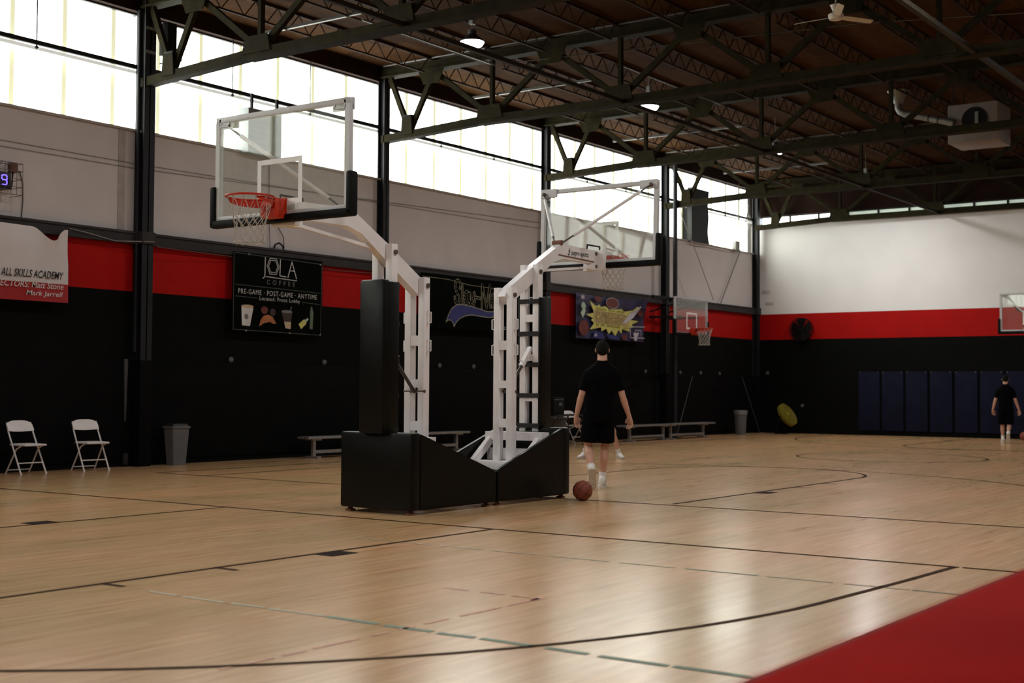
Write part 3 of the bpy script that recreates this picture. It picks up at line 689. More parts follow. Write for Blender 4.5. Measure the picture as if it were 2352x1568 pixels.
# hoop on the left wall
T = thing('wall_basketball_hoop', 'small distant glass hoop standing off the left wall beside the black pole', 'basketball hoop', (32.08, 16.90, 0), -PI / 2)
board_part(T, 0, 2.84, 1.86, .97, pad=True, thin=True, brackets=False); rim_part(T, 0, 2.98)
for s in (-1, 1):
    MB().bar((-.04, s * .45, 3.3), (-1.05, s * .45, 3.3), .06, .06).build('support_arm', M['steel'], T, smooth=0)
    MB().bar((-.04, s * .45, 3.7), (-1.05, s * .45, 3.45), .04, .04).build('support_brace', M['steel'], T, smooth=0)
MB().bar((-.40, -.5, 3.78), (-.40, -1.45, 3.78), .07, .09).bar((-.04, -.5, 3.78), (-.40, -.5, 3.78), .06, .06).bar((-.40, -.5, 3.72), (-.40, .6, 3.72), .05, .06).build('support_bar', M['black_plastic'], T, smooth=0)
# hoop at the far wall, cut by the right edge of the picture
T = thing('far_basketball_hoop', 'distant glass hoop braced off the far wall at the right edge of the picture', 'basketball hoop', (37.40, 9.31, 0), PI)
board_part(T, 0, 2.96); rim_part(T, 0, 3.11)
MB().box(-.16, -.06, -.12, .12, 2.95, 3.45).build('mast_plate', M['white_steel'], T, smooth=0)
for s in (-1, 1):
    MB().tube([(-.06, s * .82, 3.96), (-.14, s * .10, 3.30)], .022, 8).build('board_brace', M['white_steel'], T)
    MB().bar((-.14, s * .10, 3.1), (-1.17, s * .10, 3.1), .06, .08).build('support_arm', M['steel'], T, smooth=0)
    MB().bar((-.10, s * .7, 3.9), (-1.17, s * .7, 3.6), .05, .05).build('support_arm', M['steel'], T, smooth=0)
# cables and rod by the left-wall hoop
tag(MB().tube([(32.28, 17.4, 6.30), (33.39, 17.4, 5.07), (34.35, 17.4, 3.92), (32.9, 17.15, 3.75)][:3], .012, 5).build('hoist_cable', M['wire_pale']), 'thin cable slanting down right from the pole across the upper left wall', 'cable')
tag(MB().tube([(37.8, 17.93, 7.1), (37.2, 17.9, 5.68), (35.75, 17.87, 3.92)], .016, 5).build('hoist_cable', M['wire']), 'dark cable slanting down left from the last window to the rail', 'cable')
tag(MB().tube([(34.10, 17.94, 1.73), (32.66, 17.68, .015)], .009, 6).build('leaning_rod', M['grey_post']), 'thin pale rod leaning against the black wall under the left-wall hoop', 'rod')
tag(MB().tube([(37.35, 17.94, 1.73), (38.1, 17.7, .015)], .007, 6).build('leaning_rod', M['bin_grey']), 'dim thin rod leaning on the black wall beside the far bin', 'rod')

# ================================================================== BANNERS
YB = 17.835
def banner(label, x0, x1, z0, z1, m, sag=None, name='banner'):
    t = thing(name, label, 'banner', ((x0 + x1) / 2, YB, z0))
    nx, nz = 40, 16; vs = []; fs = []
    for j in range(nz + 1):
        for i in range(nx + 1):
            u, v = i / nx, j / nz; x = (u - .5) * (x1 - x0); z = v * (z1 - z0); y = .004 * math.sin(u * 23 + v * 2)
            if sag: x, y, z = sag(u, v, x, y, z)
            vs.append((x, y, z))
    for j in range(nz):
        for i in range(nx):
            a = j * (nx + 1) + i; fs.append((a, a + 1, a + nx + 2, a + nx + 1))
    o = len(vs); vs2 = vs + [(p[0], p[1] + .004, p[2]) for p in vs]; fs2 = fs + [tuple(k + o for k in f[::-1]) for f in fs]
    mb = MB().add(vs2, fs2)
    return t, mb
# 1 white and red academy banner
def sagA(u, v, x, y, z):
    d = max(0, (v - .5) / .5); c = .5 + .5 * math.cos(PI * min(1, abs(u - .87) / .12))
    y -= .05 * math.sin(u * 9 + v * 4) * (.3 + d) * .6 - .0
    if u > .96: x += 0
    return x - .03 * d * (u > .9), y - .03 - .10 * d * c, z - .20 * (d ** 1.5) * c
t, mb = banner('white and red skills academy banner with a sagging top corner at the left edge', 10.4, 12.90, 2.63, 3.78, M['banner_white'], sagA)
for i, f in enumerate(mb.f): mb.m[i] = 1 if max(mb.v[k][2] for k in f) < .345 else 0
mb.build('cloth', [M['banner_white'], M['banner_red']], t, smooth=60)
put_text(t, 'ALL SKILLS ACADEMY', 11.70, 12.80, 2.985, 3.105, YB - .05, M['ink_black'], shear=.25, fat=.012)
put_text(t, 'ECTORS: Matt Stone', 11.69, 12.80, 2.83, 2.925, YB - .05, M['banner_white'], shear=.2, fat=.008)
put_text(t, 'Mark Jarrell', 12.14, 12.79, 2.69, 2.79, YB - .05, M['banner_white'], shear=.2, fat=.008)
flat(t, 'printed_star_tip', [(11.45, 3.64), (11.80, 3.62), (11.45, 3.50)], YB - .05, M['ink_black'])
# 2 coffee banner
t, mb = banner('black coffee banner with white lettering and printed cups between two columns', 16.37, 18.67, 2.33, 3.76, M['banner_black'])
mb.build('cloth', M['banner_black'], t, smooth=60)
yb = YB - .008; ox, oz = t.location.x, t.location.z; L0 = lambda pts: [(p[0] - ox, p[1] - oz) for p in pts]
b = MB()
for loop in ([(16.39, 2.36), (16.39, 3.74), (18.65, 3.70), (18.63, 2.33)],): b.ribbon(L0(loop), .010, yb - YB, closed=True)
for pts in ([(16.43, 3.17), (18.62, 3.14)], [(16.44, 2.96), (16.96, 2.95)], [(18.12, 2.94), (18.60, 2.92)]): b.ribbon(L0(pts), .010, yb - YB)
b.build('border_line', M['ink_line'], t, smooth=0)
b = MB(); w = .017
b.ribbon(L0([(17.155, 3.71), (17.15, 3.40), (17.135, 3.345), (17.10, 3.325)]), w, yb - YB)
hexa = lambda rx, rz: [(17.355 + rx * c, 3.56 + rz * s) for c, s in ((-1, 0), (-.55, 1), (.55, 1), (1, 0), (.55, -1), (-.55, -1))]
b.ribbon(L0(hexa(.15, .145)), .011, yb - YB, closed=True); b.ribbon(L0(hexa(.115, .11)), .010, yb - YB, closed=True)
b.ribbon(L0([(17.54, 3.70), (17.53, 3.40), (17.69, 3.39)]), w, yb - YB)
b.ribbon(L0([(17.74, 3.385), (17.84, 3.68), (17.965, 3.375)]), w, yb - YB); b.ribbon(L0([(17.79, 3.515), (17.91, 3.51)]), .013, yb - YB)
b.ribbon(L0([(17.17, 3.36), (17.97, 3.335)]), .012, yb - YB); b.build('lettering', M['ink_white'], t, smooth=0)
put_text(t, 'COFFEE', 17.20, 17.92, 3.22, 3.305, yb, M['ink_grey'], spacing=1.9)
put_text(t, 'PRE-GAME · POST-GAME · ANYTIME', 16.50, 18.52, 3.01, 3.10, yb, M['ink_white'], spacing=1.2, fat=-.008)
put_text(t, 'Located: Front Lobby', 17.02, 18.06, 2.895, 2.985, yb, M['ink_white'], spacing=1.15, fat=-.006)
flat(t, 'printed_cup', [(16.58, 2.80), (16.87, 2.76), (16.79, 2.43), (16.60, 2.44)], yb, M['ink_white']); flat(t, 'printed_cup_lid', oval(16.725, 2.785, .15, .032), yb - .002, M['ink_cream'])
flat(t, 'printed_cup_badge', oval(16.70, 2.60, .05, .05), yb - .002, M['ink_grey'])
flat(t, 'printed_croissant', [(17.02, 2.44), (17.06, 2.56), (17.14, 2.64), (17.25, 2.66), (17.36, 2.62), (17.45, 2.50), (17.38, 2.50), (17.28, 2.53), (17.14, 2.50)], yb, M['ink_croissant'])
flat(t, 'printed_muffin', oval(17.15, 2.74, .085, .07), yb, M['ink_ball']); flat(t, 'printed_muffin', oval(17.36, 2.71, .07, .07), yb, M['ink_coffee'])
flat(t, 'printed_iced_coffee', [(17.58, 2.72), (17.86, 2.73), (17.83, 2.55), (17.65, 2.55)], yb, M['ink_coffee']); flat(t, 'printed_iced_milk', [(17.65, 2.55), (17.83, 2.55), (17.82, 2.42), (17.69, 2.43)], yb, M['ink_cream'])
flat(t, 'printed_foam', oval(17.72, 2.74, .14, .03), yb - .002, M['ink_grey']); flat(t, 'printed_straw', [(17.80, 2.75), (17.82, 2.75), (17.85, 2.84), (17.83, 2.84)], yb, M['ink_grey'])
flat(t, 'printed_yellow_bottle', [(18.03, 2.52), (18.10, 2.43), (18.24, 2.54), (18.18, 2.62)], yb, M['ink_yellow']); flat(t, 'printed_bottle_neck', [(18.19, 2.60), (18.23, 2.56), (18.30, 2.62), (18.27, 2.65)], yb, M['ink_pale'])
flat(t, 'printed_green_bottle', [(18.33, 2.44), (18.41, 2.44), (18.42, 2.66), (18.43, 2.74), (18.385, 2.87), (18.36, 2.87), (18.33, 2.74), (18.34, 2.66)], yb, M['ink_bottle'])
for x, z in ((16.75, 3.735), (18.6, 3.69), (16.7, 2.345), (17.8, 2.34), (18.62, 2.34)): MB().ellipsoid((x - ox, -.012, z - oz), .018, .008, .018, 8, 5).build('grommet', M['alu'], t)
# 3 black script banner
t, mb = banner('black banner with gold outlined script over a blue swoosh behind the white posts', 21.66, 25.95, 2.62, 3.78, M['banner_black'])
mb.build('cloth', M['banner_black'], t, smooth=60); ox, oz = t.location.x, t.location.z; yb = YB - .008
S_ = [(23.0, 3.51), (23.03, 3.61), (22.98, 3.68), (22.92, 3.70), (22.86, 3.67), (22.83, 3.6), (22.85, 3.49), (22.90, 3.42), (22.96, 3.35), (22.99, 3.25), (22.96, 3.20), (22.91, 3.19), (22.86, 3.20), (22.83, 3.24), (22.82, 3.33)]
l_ = [(23.08, 3.59), (23.11, 3.19)]
o_ = [(23.31, 3.34), (23.3, 3.27), (23.27, 3.22), (23.24, 3.2), (23.21, 3.21), (23.19, 3.26), (23.18, 3.33), (23.18, 3.4), (23.21, 3.45), (23.24, 3.47), (23.27, 3.46), (23.3, 3.41), (23.31, 3.34)]
w_ = [(23.34, 3.46), (23.35, 3.26), (23.4, 3.18), (23.44, 3.45), (23.44, 3.27), (23.51, 3.18), (23.57, 3.35), (23.52, 3.47)]
h_ = [(23.61, 3.355), (23.76, 3.345)]
M_ = [(23.81, 3.14), (23.81, 3.66), (23.99, 3.15), (24.1, 3.67), (24.14, 3.16)]
o2 = [(24.31, 3.33), (24.3, 3.26), (24.28, 3.2), (24.25, 3.18), (24.21, 3.2), (24.19, 3.25), (24.18, 3.32), (24.18, 3.39), (24.21, 3.44), (24.24, 3.46), (24.28, 3.45), (24.3, 3.4), (24.31, 3.33)]
b = MB(); b2 = MB()
for st in (S_, l_, o_, w_, h_, M_, o2):
    b.ribbon(L0(st), .064, yb - YB); b2.ribbon(L0(st), .034, yb - YB - .003)
b.build('lettering', M['ink_gold'], t, smooth=0); b2.build('lettering_fill', M['banner_black'], t, smooth=0)
tail = [(22.51, 2.76), (22.6, 2.92), (22.71, 3.06), (22.87, 3.15), (23.06, 3.17), (23.28, 3.16), (23.53, 3.13), (23.78, 3.1), (24.03, 3.06), (24.5, 3.09), (24.5, 2.99), (24.11, 2.93), (23.78, 2.94), (23.45, 2.96), (23.21, 2.93), (23.0, 2.86), (22.87, 2.77), (22.8, 2.67), (22.76, 2.75), (22.68, 2.81), (22.59, 2.81)]
flat(t, 'swoosh', tail, yb + .001, M['ink_blue']); MB().ribbon(L0(tail), .016, yb - YB - .003, closed=True).build('swoosh_edge', M['ink_gold'], t, smooth=0)
put_text(t, 'Z', 24.66, 24.73, 2.68, 2.745, yb, M['ink_white']); put_text(t, 'JR', 25.15, 25.28, 2.68, 2.745, yb, M['ink_white'])
MB().ribbon(L0([(21.70, 3.70), (22.6, 3.69), (23.3, 3.62), (24.2, 3.60), (25.0, 3.64)]), .008, yb - YB).build('top_cord', M['ink_gold'], t, smooth=0)
# 4 yellow burst banner
def sagB(u, v, x, y, z):
    c = max(0, (u - .62) / .38); d = max(0, (v - .5) / .5)
    return x, y - .22 * c * d * (1 - .4 * c), z - .05 * math.sin(u * 3.1) * d
t, mb = banner('blue banner with a yellow starburst hanging on the left wall above the walking man', 27.73, 31.08, 2.60, 3.73, M['ink_navy'], sagB)
mb.build('cloth', M['ink_navy'], t, smooth=60); ox, oz = t.location.x, t.location.z; yb = YB - .25
YF = YB - .07
burst = [(28.25, 3.56), (28.56, 3.43), (28.72, 3.48), (28.79, 3.42), (29.0, 3.46), (29.2, 3.38), (29.81, 3.42), (29.95, 3.36), (30.4, 3.42), (31.0, 3.68), (30.45, 3.28), (30.25, 3.16), (30.69, 3.14), (30.35, 3.04), (30.42, 2.96), (30.20, 2.95), (30.26, 2.84), (29.85, 2.90), (29.81, 2.78), (29.66, 2.87), (29.5, 2.70), (29.31, 2.84), (29.18, 2.74), (29.05, 2.88), (28.82, 2.80), (28.8, 2.9), (28.26, 2.83), (28.46, 3.0), (28.32, 3.07), (28.42, 3.12), (28.07, 3.20), (28.46, 3.26)]
flat(t, 'printed_starburst', burst, YF, M['ink_yellow'])
flat(t, 'printed_word_panel', [(28.42, 3.34), (29.95, 3.28), (30.18, 3.22), (30.15, 2.96), (28.45, 3.02)], YF - .003, M['ink_tan'])
for wd, xa, xb, za, zz in (('PURESSION', 28.55, 30.12, 3.14, 3.30), ('TOURNAMENT', 28.50, 30.05, 2.99, 3.13)):
    put_text(t, wd, xa, xb, za, zz, YF - .006, M['ink_brown'], outline=.012)
b = MB(); rn = random.Random(5)
for (xa, xb, za) in ((28.56, 29.95, 3.34), (28.55, 30.1, 2.935)):
    x = xa
    while x < xb:
        wv = rn.uniform(.03, .055); h = rn.choice((.04, .055, .065)); b.box(x - ox, x + wv * .6 - ox, YF - YB - .008, YF - YB - .006, za - .02 * (x - xa) - oz, za + h - .02 * (x - xa) - oz); x += wv + (.07 if rn.random() < .14 else .012)
b.build('fine_print', M['ink_olive'], t, kind='stuff', smooth=0)
flat(t, 'printed_ball', oval(29.35, 3.55, .30, .13), YF - .001, M['ink_ball']); MB().ribbon(L0(oval(29.35, 3.55, .31, .135)), .012, YF - YB - .003, closed=True).build('printed_ball_edge', M['ink_lilac'], t, smooth=0)
flat(t, 'printed_ball', oval(27.98, 2.86, .23, .19), YF - .001, M['ink_ball']); flat(t, 'printed_ball', oval(29.98, 2.69, .14, .075), YF - .001, M['ink_ball']); flat(t, 'printed_ball', oval(30.8, 3.36, .16, .08), YF - .001, M['ink_ball']); flat(t, 'printed_ball', oval(28.65, 3.62, .16, .07), YF - .001, M['ink_ball'])
flat(t, 'printed_state_shape', [(27.90, 3.50), (28.0, 3.50), (28.07, 3.42), (28.04, 3.34), (28.06, 3.28), (28.0, 3.18), (27.92, 3.10), (27.90, 3.16), (27.83, 3.22), (27.92, 3.32), (27.86, 3.40)], YF - .001, M['ink_pale'])
def star(cx, cz, r1, r2, n=6): return [(cx + (r1 if i % 2 == 0 else r2) * math.sin(PI * i / n) * 1.5, cz + (r1 if i % 2 == 0 else r2) * math.cos(PI * i / n)) for i in range(2 * n)]
flat(t, 'printed_star', star(27.93, 3.63, .09, .03), YF - .001, M['ink_lilac']); flat(t, 'printed_star', star(28.55, 2.70, .07, .02), YF - .001, M['ink_lilac'])
flat(t, 'printed_blue_ray', [(29.05, 2.75), (29.5, 2.72), (29.75, 2.62), (29.2, 2.62)], YF - .0005, M['ink_blue'])
flat(t, 'printed_blue_ray', [(28.5, 2.80), (28.85, 2.78), (29.0, 2.62), (28.4, 2.62)], YF - .0005, M['ink_blue'])
b = MB(); b.ribbon(L0([(31.02, 3.0), (30.27, 2.98), (30.28, 2.69), (31.02, 2.70)]), .022, YF - YB - .003); b.ribbon(L0([(30.55, 2.74), (30.53, 2.90), (30.83, 2.90), (30.83, 2.75)]), .016, YF - YB - .003)
b.build('printed_backboard', M['ink_lilac'], t, smooth=0)
flat(t, 'fold_sheen_patch', [(29.82, 3.04), (30.02, 3.06), (30.40, 3.22), (31.0, 3.66), (30.62, 3.46), (30.30, 3.36), (30.05, 3.20)], YF - .012, M['ink_lilac'])  # flat lilac patch painting the sheen on the banner's folded area
flat(t, 'printed_hands', [(30.40, 2.84), (30.45, 2.80), (30.50, 2.85), (30.55, 2.82), (30.68, 2.85), (30.70, 2.80), (30.62, 2.70), (30.60, 2.62), (30.46, 2.62), (30.46, 2.72)], YF - .004, M['ink_lilac'])

# ================================================================== THINGS ALONG THE LEFT WALL
# scoreboard clock in its wire cage
t = thing('scoreboard_clock', 'caged wall clock showing a blue digit nine at the left edge', 'clock', (11.45, 17.70, 4.22))
MB().box(-.55, .355, .02, .26, .06, .315, bev=.01).build('case', M['led_box'], t)
def seg9(x0, z0, w, h, y):
    b = MB(); s = .017; r = lambda p, q: b.ribbon([p, q], s, y)
    g = .012
    r((x0 + g, z0 + h), (x0 + w - g, z0 + h)); r((x0 + g, z0 + h / 2), (x0 + w - g, z0 + h / 2)); r((x0 + g, z0), (x0 + w - g, z0))
    r((x0, z0 + h / 2 + g), (x0, z0 + h - g)); r((x0 + w, z0 + h / 2 + g), (x0 + w, z0 + h - g)); r((x0 + w, z0 + g), (x0 + w, z0 + h / 2 - g)); return b
seg9(.19, .12, .085, .145, .014).build('digit', M['led'], t, smooth=0)
b = MB(); X_ = [-.6 + .1 * i for i in range(12)]
for x in X_: b.tube([(x, -.05, -.02), (x, -.05, .46)], .0045, 4); b.tube([(x, -.05, .46), (x, .28, .46)], .0045, 4)
for z in (-.02, .10, .22, .34, .46): b.tube([(-.6, -.05, z), (.5, -.05, z), (.5, .28, z)], .0045, 4)
b.tube([(-.6, .12, .46), (.5, .12, .46)], .0045, 4)
b.build('cage', M['cage'], t)
MB().box(.46, .56, .16, .28, .36, .50, bev=.01).build('junction_box', M['rust'], t)
MB().tube([(.50, .2, .38), (.47, .18, .16), (.44, .16, .09), (.38, .14, .09), (.33, .14, .13)], .010, 6).build('power_cord', M['black_plastic'], t)
MB().tube([(.56, .26, .44), (.66, .26, .38), (.72, .27, .22), (.73, .275, -.05), (.70, .275, -.42), (.74, .275, -.48)], .009, 6).build('wall_cable', M['wire'], t)

# folding chairs
def chair_parts(t):
    PW, TW = M['plastic_white'], M['tube_white']
    # chair faces local -y; front feet at y=-.22, back top at y=+.20
    vs = []; fs = []; nx, nz = 14, 8
    for side in (0, 1):
        for j in range(nz + 1):
            for i in range(nx + 1):
                u = (i / nx - .5) * 2; v = j / nz
                hw = .222; z = .645 + .155 * v - (.0 if v > .2 else .012 * (1 - u * u) * 1.0)
                corner = (abs(u) ** 4) * .075 * max(0, v - .2)
                vs.append((u * hw, .145 + .052 * v + .03 * (u * u) * -1 + (.018 if side else 0), z - corner))
    o = (nx + 1) * (nz + 1)
    for j in range(nz):
        for i in range(nx):
            a = j * (nx + 1) + i; fs.append((a, a + 1, a + nx + 2, a + nx + 1)); fs.append((o + a, o + a + nx + 1, o + a + nx + 2, o + a + 1))
    ring = [i for i in range(nx + 1)] + [(j + 1) * (nx + 1) + nx for j in range(nz)] + [nz * (nx + 1) + i for i in range(nx - 1, -1, -1)] + [j * (nx + 1) for j in range(nz - 1, 0, -1)]
    for k in range(len(ring)): a, b_ = ring[k], ring[(k + 1) % len(ring)]; fs.append((a, b_, o + b_, o + a))
    MB().add(vs, fs).build('backrest', PW, t, smooth=50)
    prof = [(-.19, -.245), (.19, -.245), (.205, -.20), (.195, .12), (.16, .15), (-.16, .15), (-.195, .12), (-.205, -.20)]
    rings = [[Vector((p[0] * k, p[1] * k, z + .01 * p[1])) for p in prof] for k, z in ((.95, .425), (1, .435), (1, .447), (.96, .455))]
    MB().loft(rings).build('seat', PW, t)
    for s in (-1, 1):
        MB().tube([(s * .205, .19, .77), (s * .212, .14, .64), (s * .218, -.19, .03), (s * .218, -.20, .0)], .0125, 8).build('front_leg', TW, t)
        MB().tube([(s * .185, -.15, .425), (s * .19, -.04, .38), (s * .20, .17, .05), (s * .20, .20, .0)], .0115, 8).build('rear_leg', TW, t)
        MB().lathe([(.016, 0), (.016, .03)], 10, (s * .218, -.20, 0)).build('foot_cap', PW, t)
    MB().tube([(-.216, -.115, .17), (.216, -.115, .17)], .009, 8).build('front_stretcher', TW, t)
    MB().tube([(-.20, .165, .06), (.20, .165, .06)], .009, 8).build('rear_stretcher', TW, t)
c1 = thing('folding_chair', 'white folding chair nearest the left edge, standing against the black wall', 'chair', (12.03, 17.56, 0), .02, 'white folding chairs along the wall'); chair_parts(c1)
c2 = copy_tree(c1); c2.location = (13.16, 17.53, 0); c2.rotation_euler = (0, 0, -.10); c2['label'] = 'second white folding chair, standing next to the thick steel column'
c3 = copy_tree(c1); c3.location = (27.05, 17.45, 0); c3.rotation_euler = (0, 0, -.05); c3['label'] = 'white folding chair half hidden behind the black table and the walking man'

# bins
t = thing('trash_bin', 'tapered grey plastic bin standing right of the thick column', 'bin', (15.03, 17.70, 0))
rg = lambda w, d, z: [Vector((sx * (w - c), sy * (d - e), z)) for sx, sy, c, e in ((-1, -1, .02, 0), (1, -1, .02, 0), (1, -1, 0, .02), (1, 1, 0, .02), (1, 1, .02, 0), (-1, 1, .02, 0), (-1, 1, 0, .02), (-1, -1, 0, .02))]
MB().loft([rg(.135, .10, 0), rg(.18, .13, .62), rg(.195, .145, .625), rg(.195, .145, .655), rg(.175, .125, .66)]).build('body', M['bin_grey'], t)
MB().loft([rg(.165, .12, .655), rg(.16, .115, .69), rg(.14, .10, .705)]).build('bag', M['bin_dark'], t)
t = thing('trash_bin', 'grey round bin with a clear bag standing near the far corner', 'bin', (36.22, 17.45, 0))
MB().lathe([(.15, 0), (.155, .02), (.19, .66), (.20, .665), (.20, .70), (.185, .71)], 24).build('body', M['bin_grey'], t)
MB().lathe([(.202, .60), (.206, .66), (.205, .72), (.19, .725), (.18, .62)], 24).build('bag', M['bag'], t)

# benches
def bench(label, x0, x1, y, H, legs):
    t = thing('bench', label, 'bench', ((x0 + x1) / 2, y, 0), 0, 'aluminium benches along the left wall'); c = (x0 + x1) / 2
    for dy in (-.075, .075): MB().box(x0 - c, x1 - c, dy - .07, dy + .07, H - .045, H, bev=.008).build('seat_plank', M['alu'], t)
    for lx in legs:
        l = MB().box(lx - c - .035, lx - c + .035, -.03, .03, .04, H - .045).box(lx - c - .05, lx - c + .05, -.16, .16, 0, .04).build('leg', M['alu'], t, smooth=0)
        MB().box(lx - c - .12, lx - c + .12, -.10, .10, H - .075, H - .045).build('bracket', M['alu'], l, smooth=0)
    MB().box(min(legs) - c, max(legs) - c, -.025, .025, .09, .15).build('stretcher', M['alu'], t, smooth=0)
    return t
bench('long aluminium bench on the wall side, behind the nearest padded base', 17.85, 22.80, 17.5, .41, (18.13, 22.48))
bench('left one of the two aluminium benches right of the walking man', 28.7, 31.06, 17.10, .425, (29.1, 30.84))
bench('right one of the two aluminium benches, ending short of the far bin', 31.10, 33.6, 17.10, .43, (31.25, 33.12))

# black table with a console on it, crate behind
t = thing('folding_table', 'narrow black folding table between the second hoop and the walking man', 'table', (25.90, 17.0, 0))
MB().box(-.68, .68, -.25, .25, .70, .735, bev=.006).build('table_top', M['table_black'], t)
for s in (-1, 1):
    MB().tube([(s * .52, -.20, .70), (s * .52, -.20, .0)], .014, 8).tube([(s * .52, .20, .70), (s * .52, .20, .0)], .014, 8).tube([(s * .52, -.20, .12), (s * .52, .20, .12)], .012, 8).build('leg', M['dark_metal'], t)
    MB().tube([(s * .52, 0, .45), (s * .15, 0, .70)], .010, 6).build('leg_brace', M['dark_metal'], t)
t = thing('control_box', 'black control box with a pale label on the black table', 'box', (25.45, 16.98, .735))
MB().box(-.22, .22, -.16, .16, .0, .40, bev=.012).build('case', M['black_plastic'], t)
MB().box(.0, .12, -.164, -.158, .21, .27).build('face_label', M['bin_grey'], t, smooth=0); MB().box(-.2, .2, -.165, -.158, .34, .355).build('face_trim', M['bin_grey'], t, smooth=0)
t = thing('storage_tub', 'grey plastic tub standing on the floor behind the black table', 'tub', (26.30, 17.55, 0))
MB().loft([rg(.22, .18, 0), rg(.27, .22, .60), rg(.29, .24, .605), rg(.29, .24, .64)]).build('body', M['bin_grey'], t); MB().box(-.28, .28, -.23, .23, .63, .66, bev=.01).build('lid', M['bin_grey'], t)

# vent unit hung in the second bay's window
t = thing('vent_unit', 'grey sheet-metal vent unit hung before the window behind the nearest backboard', 'vent', (17.05, 17.86, 5.58))
MB().box(-.42, .42, -.10, .22, 0, .82, bev=.01).build('case', M['vent_grey'], t)
MB().box(.16, .36, -.13, -.10, .02, .80).build('side_panel', M['dark_metal'], t, smooth=0)
for k in range(7): MB().box(-.36, .10, -.115, -.10, .08 + .1 * k, .12 + .1 * k).build('louvre', M['vent_grey'], t, smooth=0)
for x in (-.30, .33): MB().bar((x, -.05, .0), (x, -.05, 1.09), .04, .05).build('hanger_bar', M['steel'], t, smooth=0)
MB().tube([(.2, -.05, 0), (.22, -.05, -.08), (.17, 0, -.12)], .02, 6).build('pipe', M['rust'], t)
# black tarp over the window vent in the fifth bay
t = thing('covered_vent', 'black tarp-covered vent blocking part of the last full window', 'vent', (34.42, 17.84, 5.60))
nz = 14; e = [.55, .50, .47, .455, .46, .47, .49, .50, .48, .46, .455, .46, .47, .50, .52]
MB().prism([(-.57, 0, 0)] + [(e[i], 0, 1.55 * i / nz) for i in range(nz + 1)] + [(-.57, 0, 1.55)], (0, .14, 0)).build('tarp', M['tarp'], t, smooth=0)
MB().box(-.55, .42, .13, .33, .02, 1.5).build('duct', M['black_plastic'], t, smooth=0)
MB().tube([(-.6, -.02, -.03), (0, -.03, -.04), (.7, -.02, -.02), (1.6, -.02, -.04), (2.2, -.02, -.02)], .02, 6).build('bottom_rope', M['wire_pale'], t)
t = thing('electric_box', 'grey electric box with conduit on the sill beside the corner column', 'box', (36.75, 17.85, 5.66))
MB().box(-.12, .14, -.06, .08, -.10, .20, bev=.01).build('case', M['galv'], t)
MB().tube([(.0, -.02, .2), (-.02, -.02, .45), (.10, -.02, .7), (.12, -.02, 1.9), (.2, -.02, 2.0)], .018, 6).build('conduit', M['galv'], t)
t = thing('electric_box', 'black electric box high on the thick column beside the truss', 'box', (14.73, 17.70, 6.92))
MB().box(-.10, .10, -.10, .12, 0, .55, bev=.01).build('case', M['black_plastic'], t); MB().tube([(0, 0, 0), (0, .02, -.12), (-.1, .1, -.14)], .012, 6).build('cord', M['black_plastic'], t)

# ================================================================== OVERHEAD
def high_bay(label, x, y, z=7.09, power=1.0):
    t = thing('high_bay_lamp', label, 'lamp', (x, y, z), 0, 'high bay lamps')
    MB().lathe([(.20, 0), (.203, .012), (.17, .05), (.10, .10), (.07, .13), (.07, .20), (.03, .22)], 24).build('housing', M['lamp_shell'], t)
    MB().lathe([(.03, -.105), (.10, -.09), (.16, -.06), (.195, -.015), (.20, .004)], 24).build('lens', M['lens'], t)
    MB().tube([(0, 0, .21), (0, 0, DECK - z - .02)], .008, 6).build('chain', M['galv'], t)
    MB().box(-.05, .05, -.04, .04, .30, .42).build('driver_box', M['galv'], t, smooth=0)
    ld = bpy.data.lights.new('lamp_light', 'AREA'); ld.shape = 'DISK'; ld.size = .36; ld.energy = LAMP_WATT * power; ld.color = (1.0, .975, .95)
    lo = bpy.data.objects.new('lamp_light', ld); COL.objects.link(lo); lo.parent = t; lo.location = (0, 0, -.12)
    return t
high_bay('lit lamp hanging above the space between the two hoops, larger of the two in view', 17.43, 13.29, power=.8)
high_bay('second lit lamp, smaller and farther along the roof', 23.47, 13.35, power=.8)
high_bay('third lamp of the lit row, hidden behind a truss chord', 29.5, 13.3, 7.08, power=.9)
high_bay('last lamp of the lit row, hidden behind a truss near the far wall', 35.5, 13.3, 7.08, power=1.6)
for x, y, pw, w in ((11.4, 13.3, .7, 'above the left wall side of the near court'), (5.4, 13.3, .7, 'at the far left behind the camera line'), (5.4, 4.4, 2.2, 'over the red padded table'), (11.4, 4.4, 2.2, 'to the right of the near baseline'),
                (17.4, 4.4, 1.3, 'right of the second hoop'), (23.5, 3.2, 1.0, 'right of the centre circle'), (29.5, 2.4, 1.0, 'added to light the far wall, right of the beige heater'), (35.4, 2.4, 1.2, 'added to light the far wall from near its right end'), (-1, 9, 1.0, 'behind the camera')):  # the far-end pair is unseen, added to brighten the far wall
    high_bay('high bay lamp hanging outside the picture, ' + w, x, y, power=pw)

t = thing('ceiling_fan', 'off-white ceiling fan hanging high at the upper right', 'fan', (19.94, 7.95, 7.25))
MB().tube([(0, 0, .12), (0, 0, DECK - 7.25)], .014, 8).build('rod', M['fan_white'], t)
MB().lathe([(.04, -.05), (.10, -.04), (.12, 0), (.12, .04), (.06, .07), (.05, .10), (.08, .17), (.09, .19)], 20).build('motor', M['fan_white'], t)
for k in range(3):
    a = math.radians(88 + 120 * k); d = Vector((math.cos(a), math.sin(a), 0)); s = Vector((-d.y, d.x, 0))
    MB().loft([[d * r + s * w + Vector((0, 0, dz)) for w, dz in ((-ww, .015), (ww, -.015), (ww, -.009), (-ww, .021))] for r, ww in ((.12, .045), (.30, .06), (.66, .052), (.70, .035))]).build('blade', M['fan_white'], t)

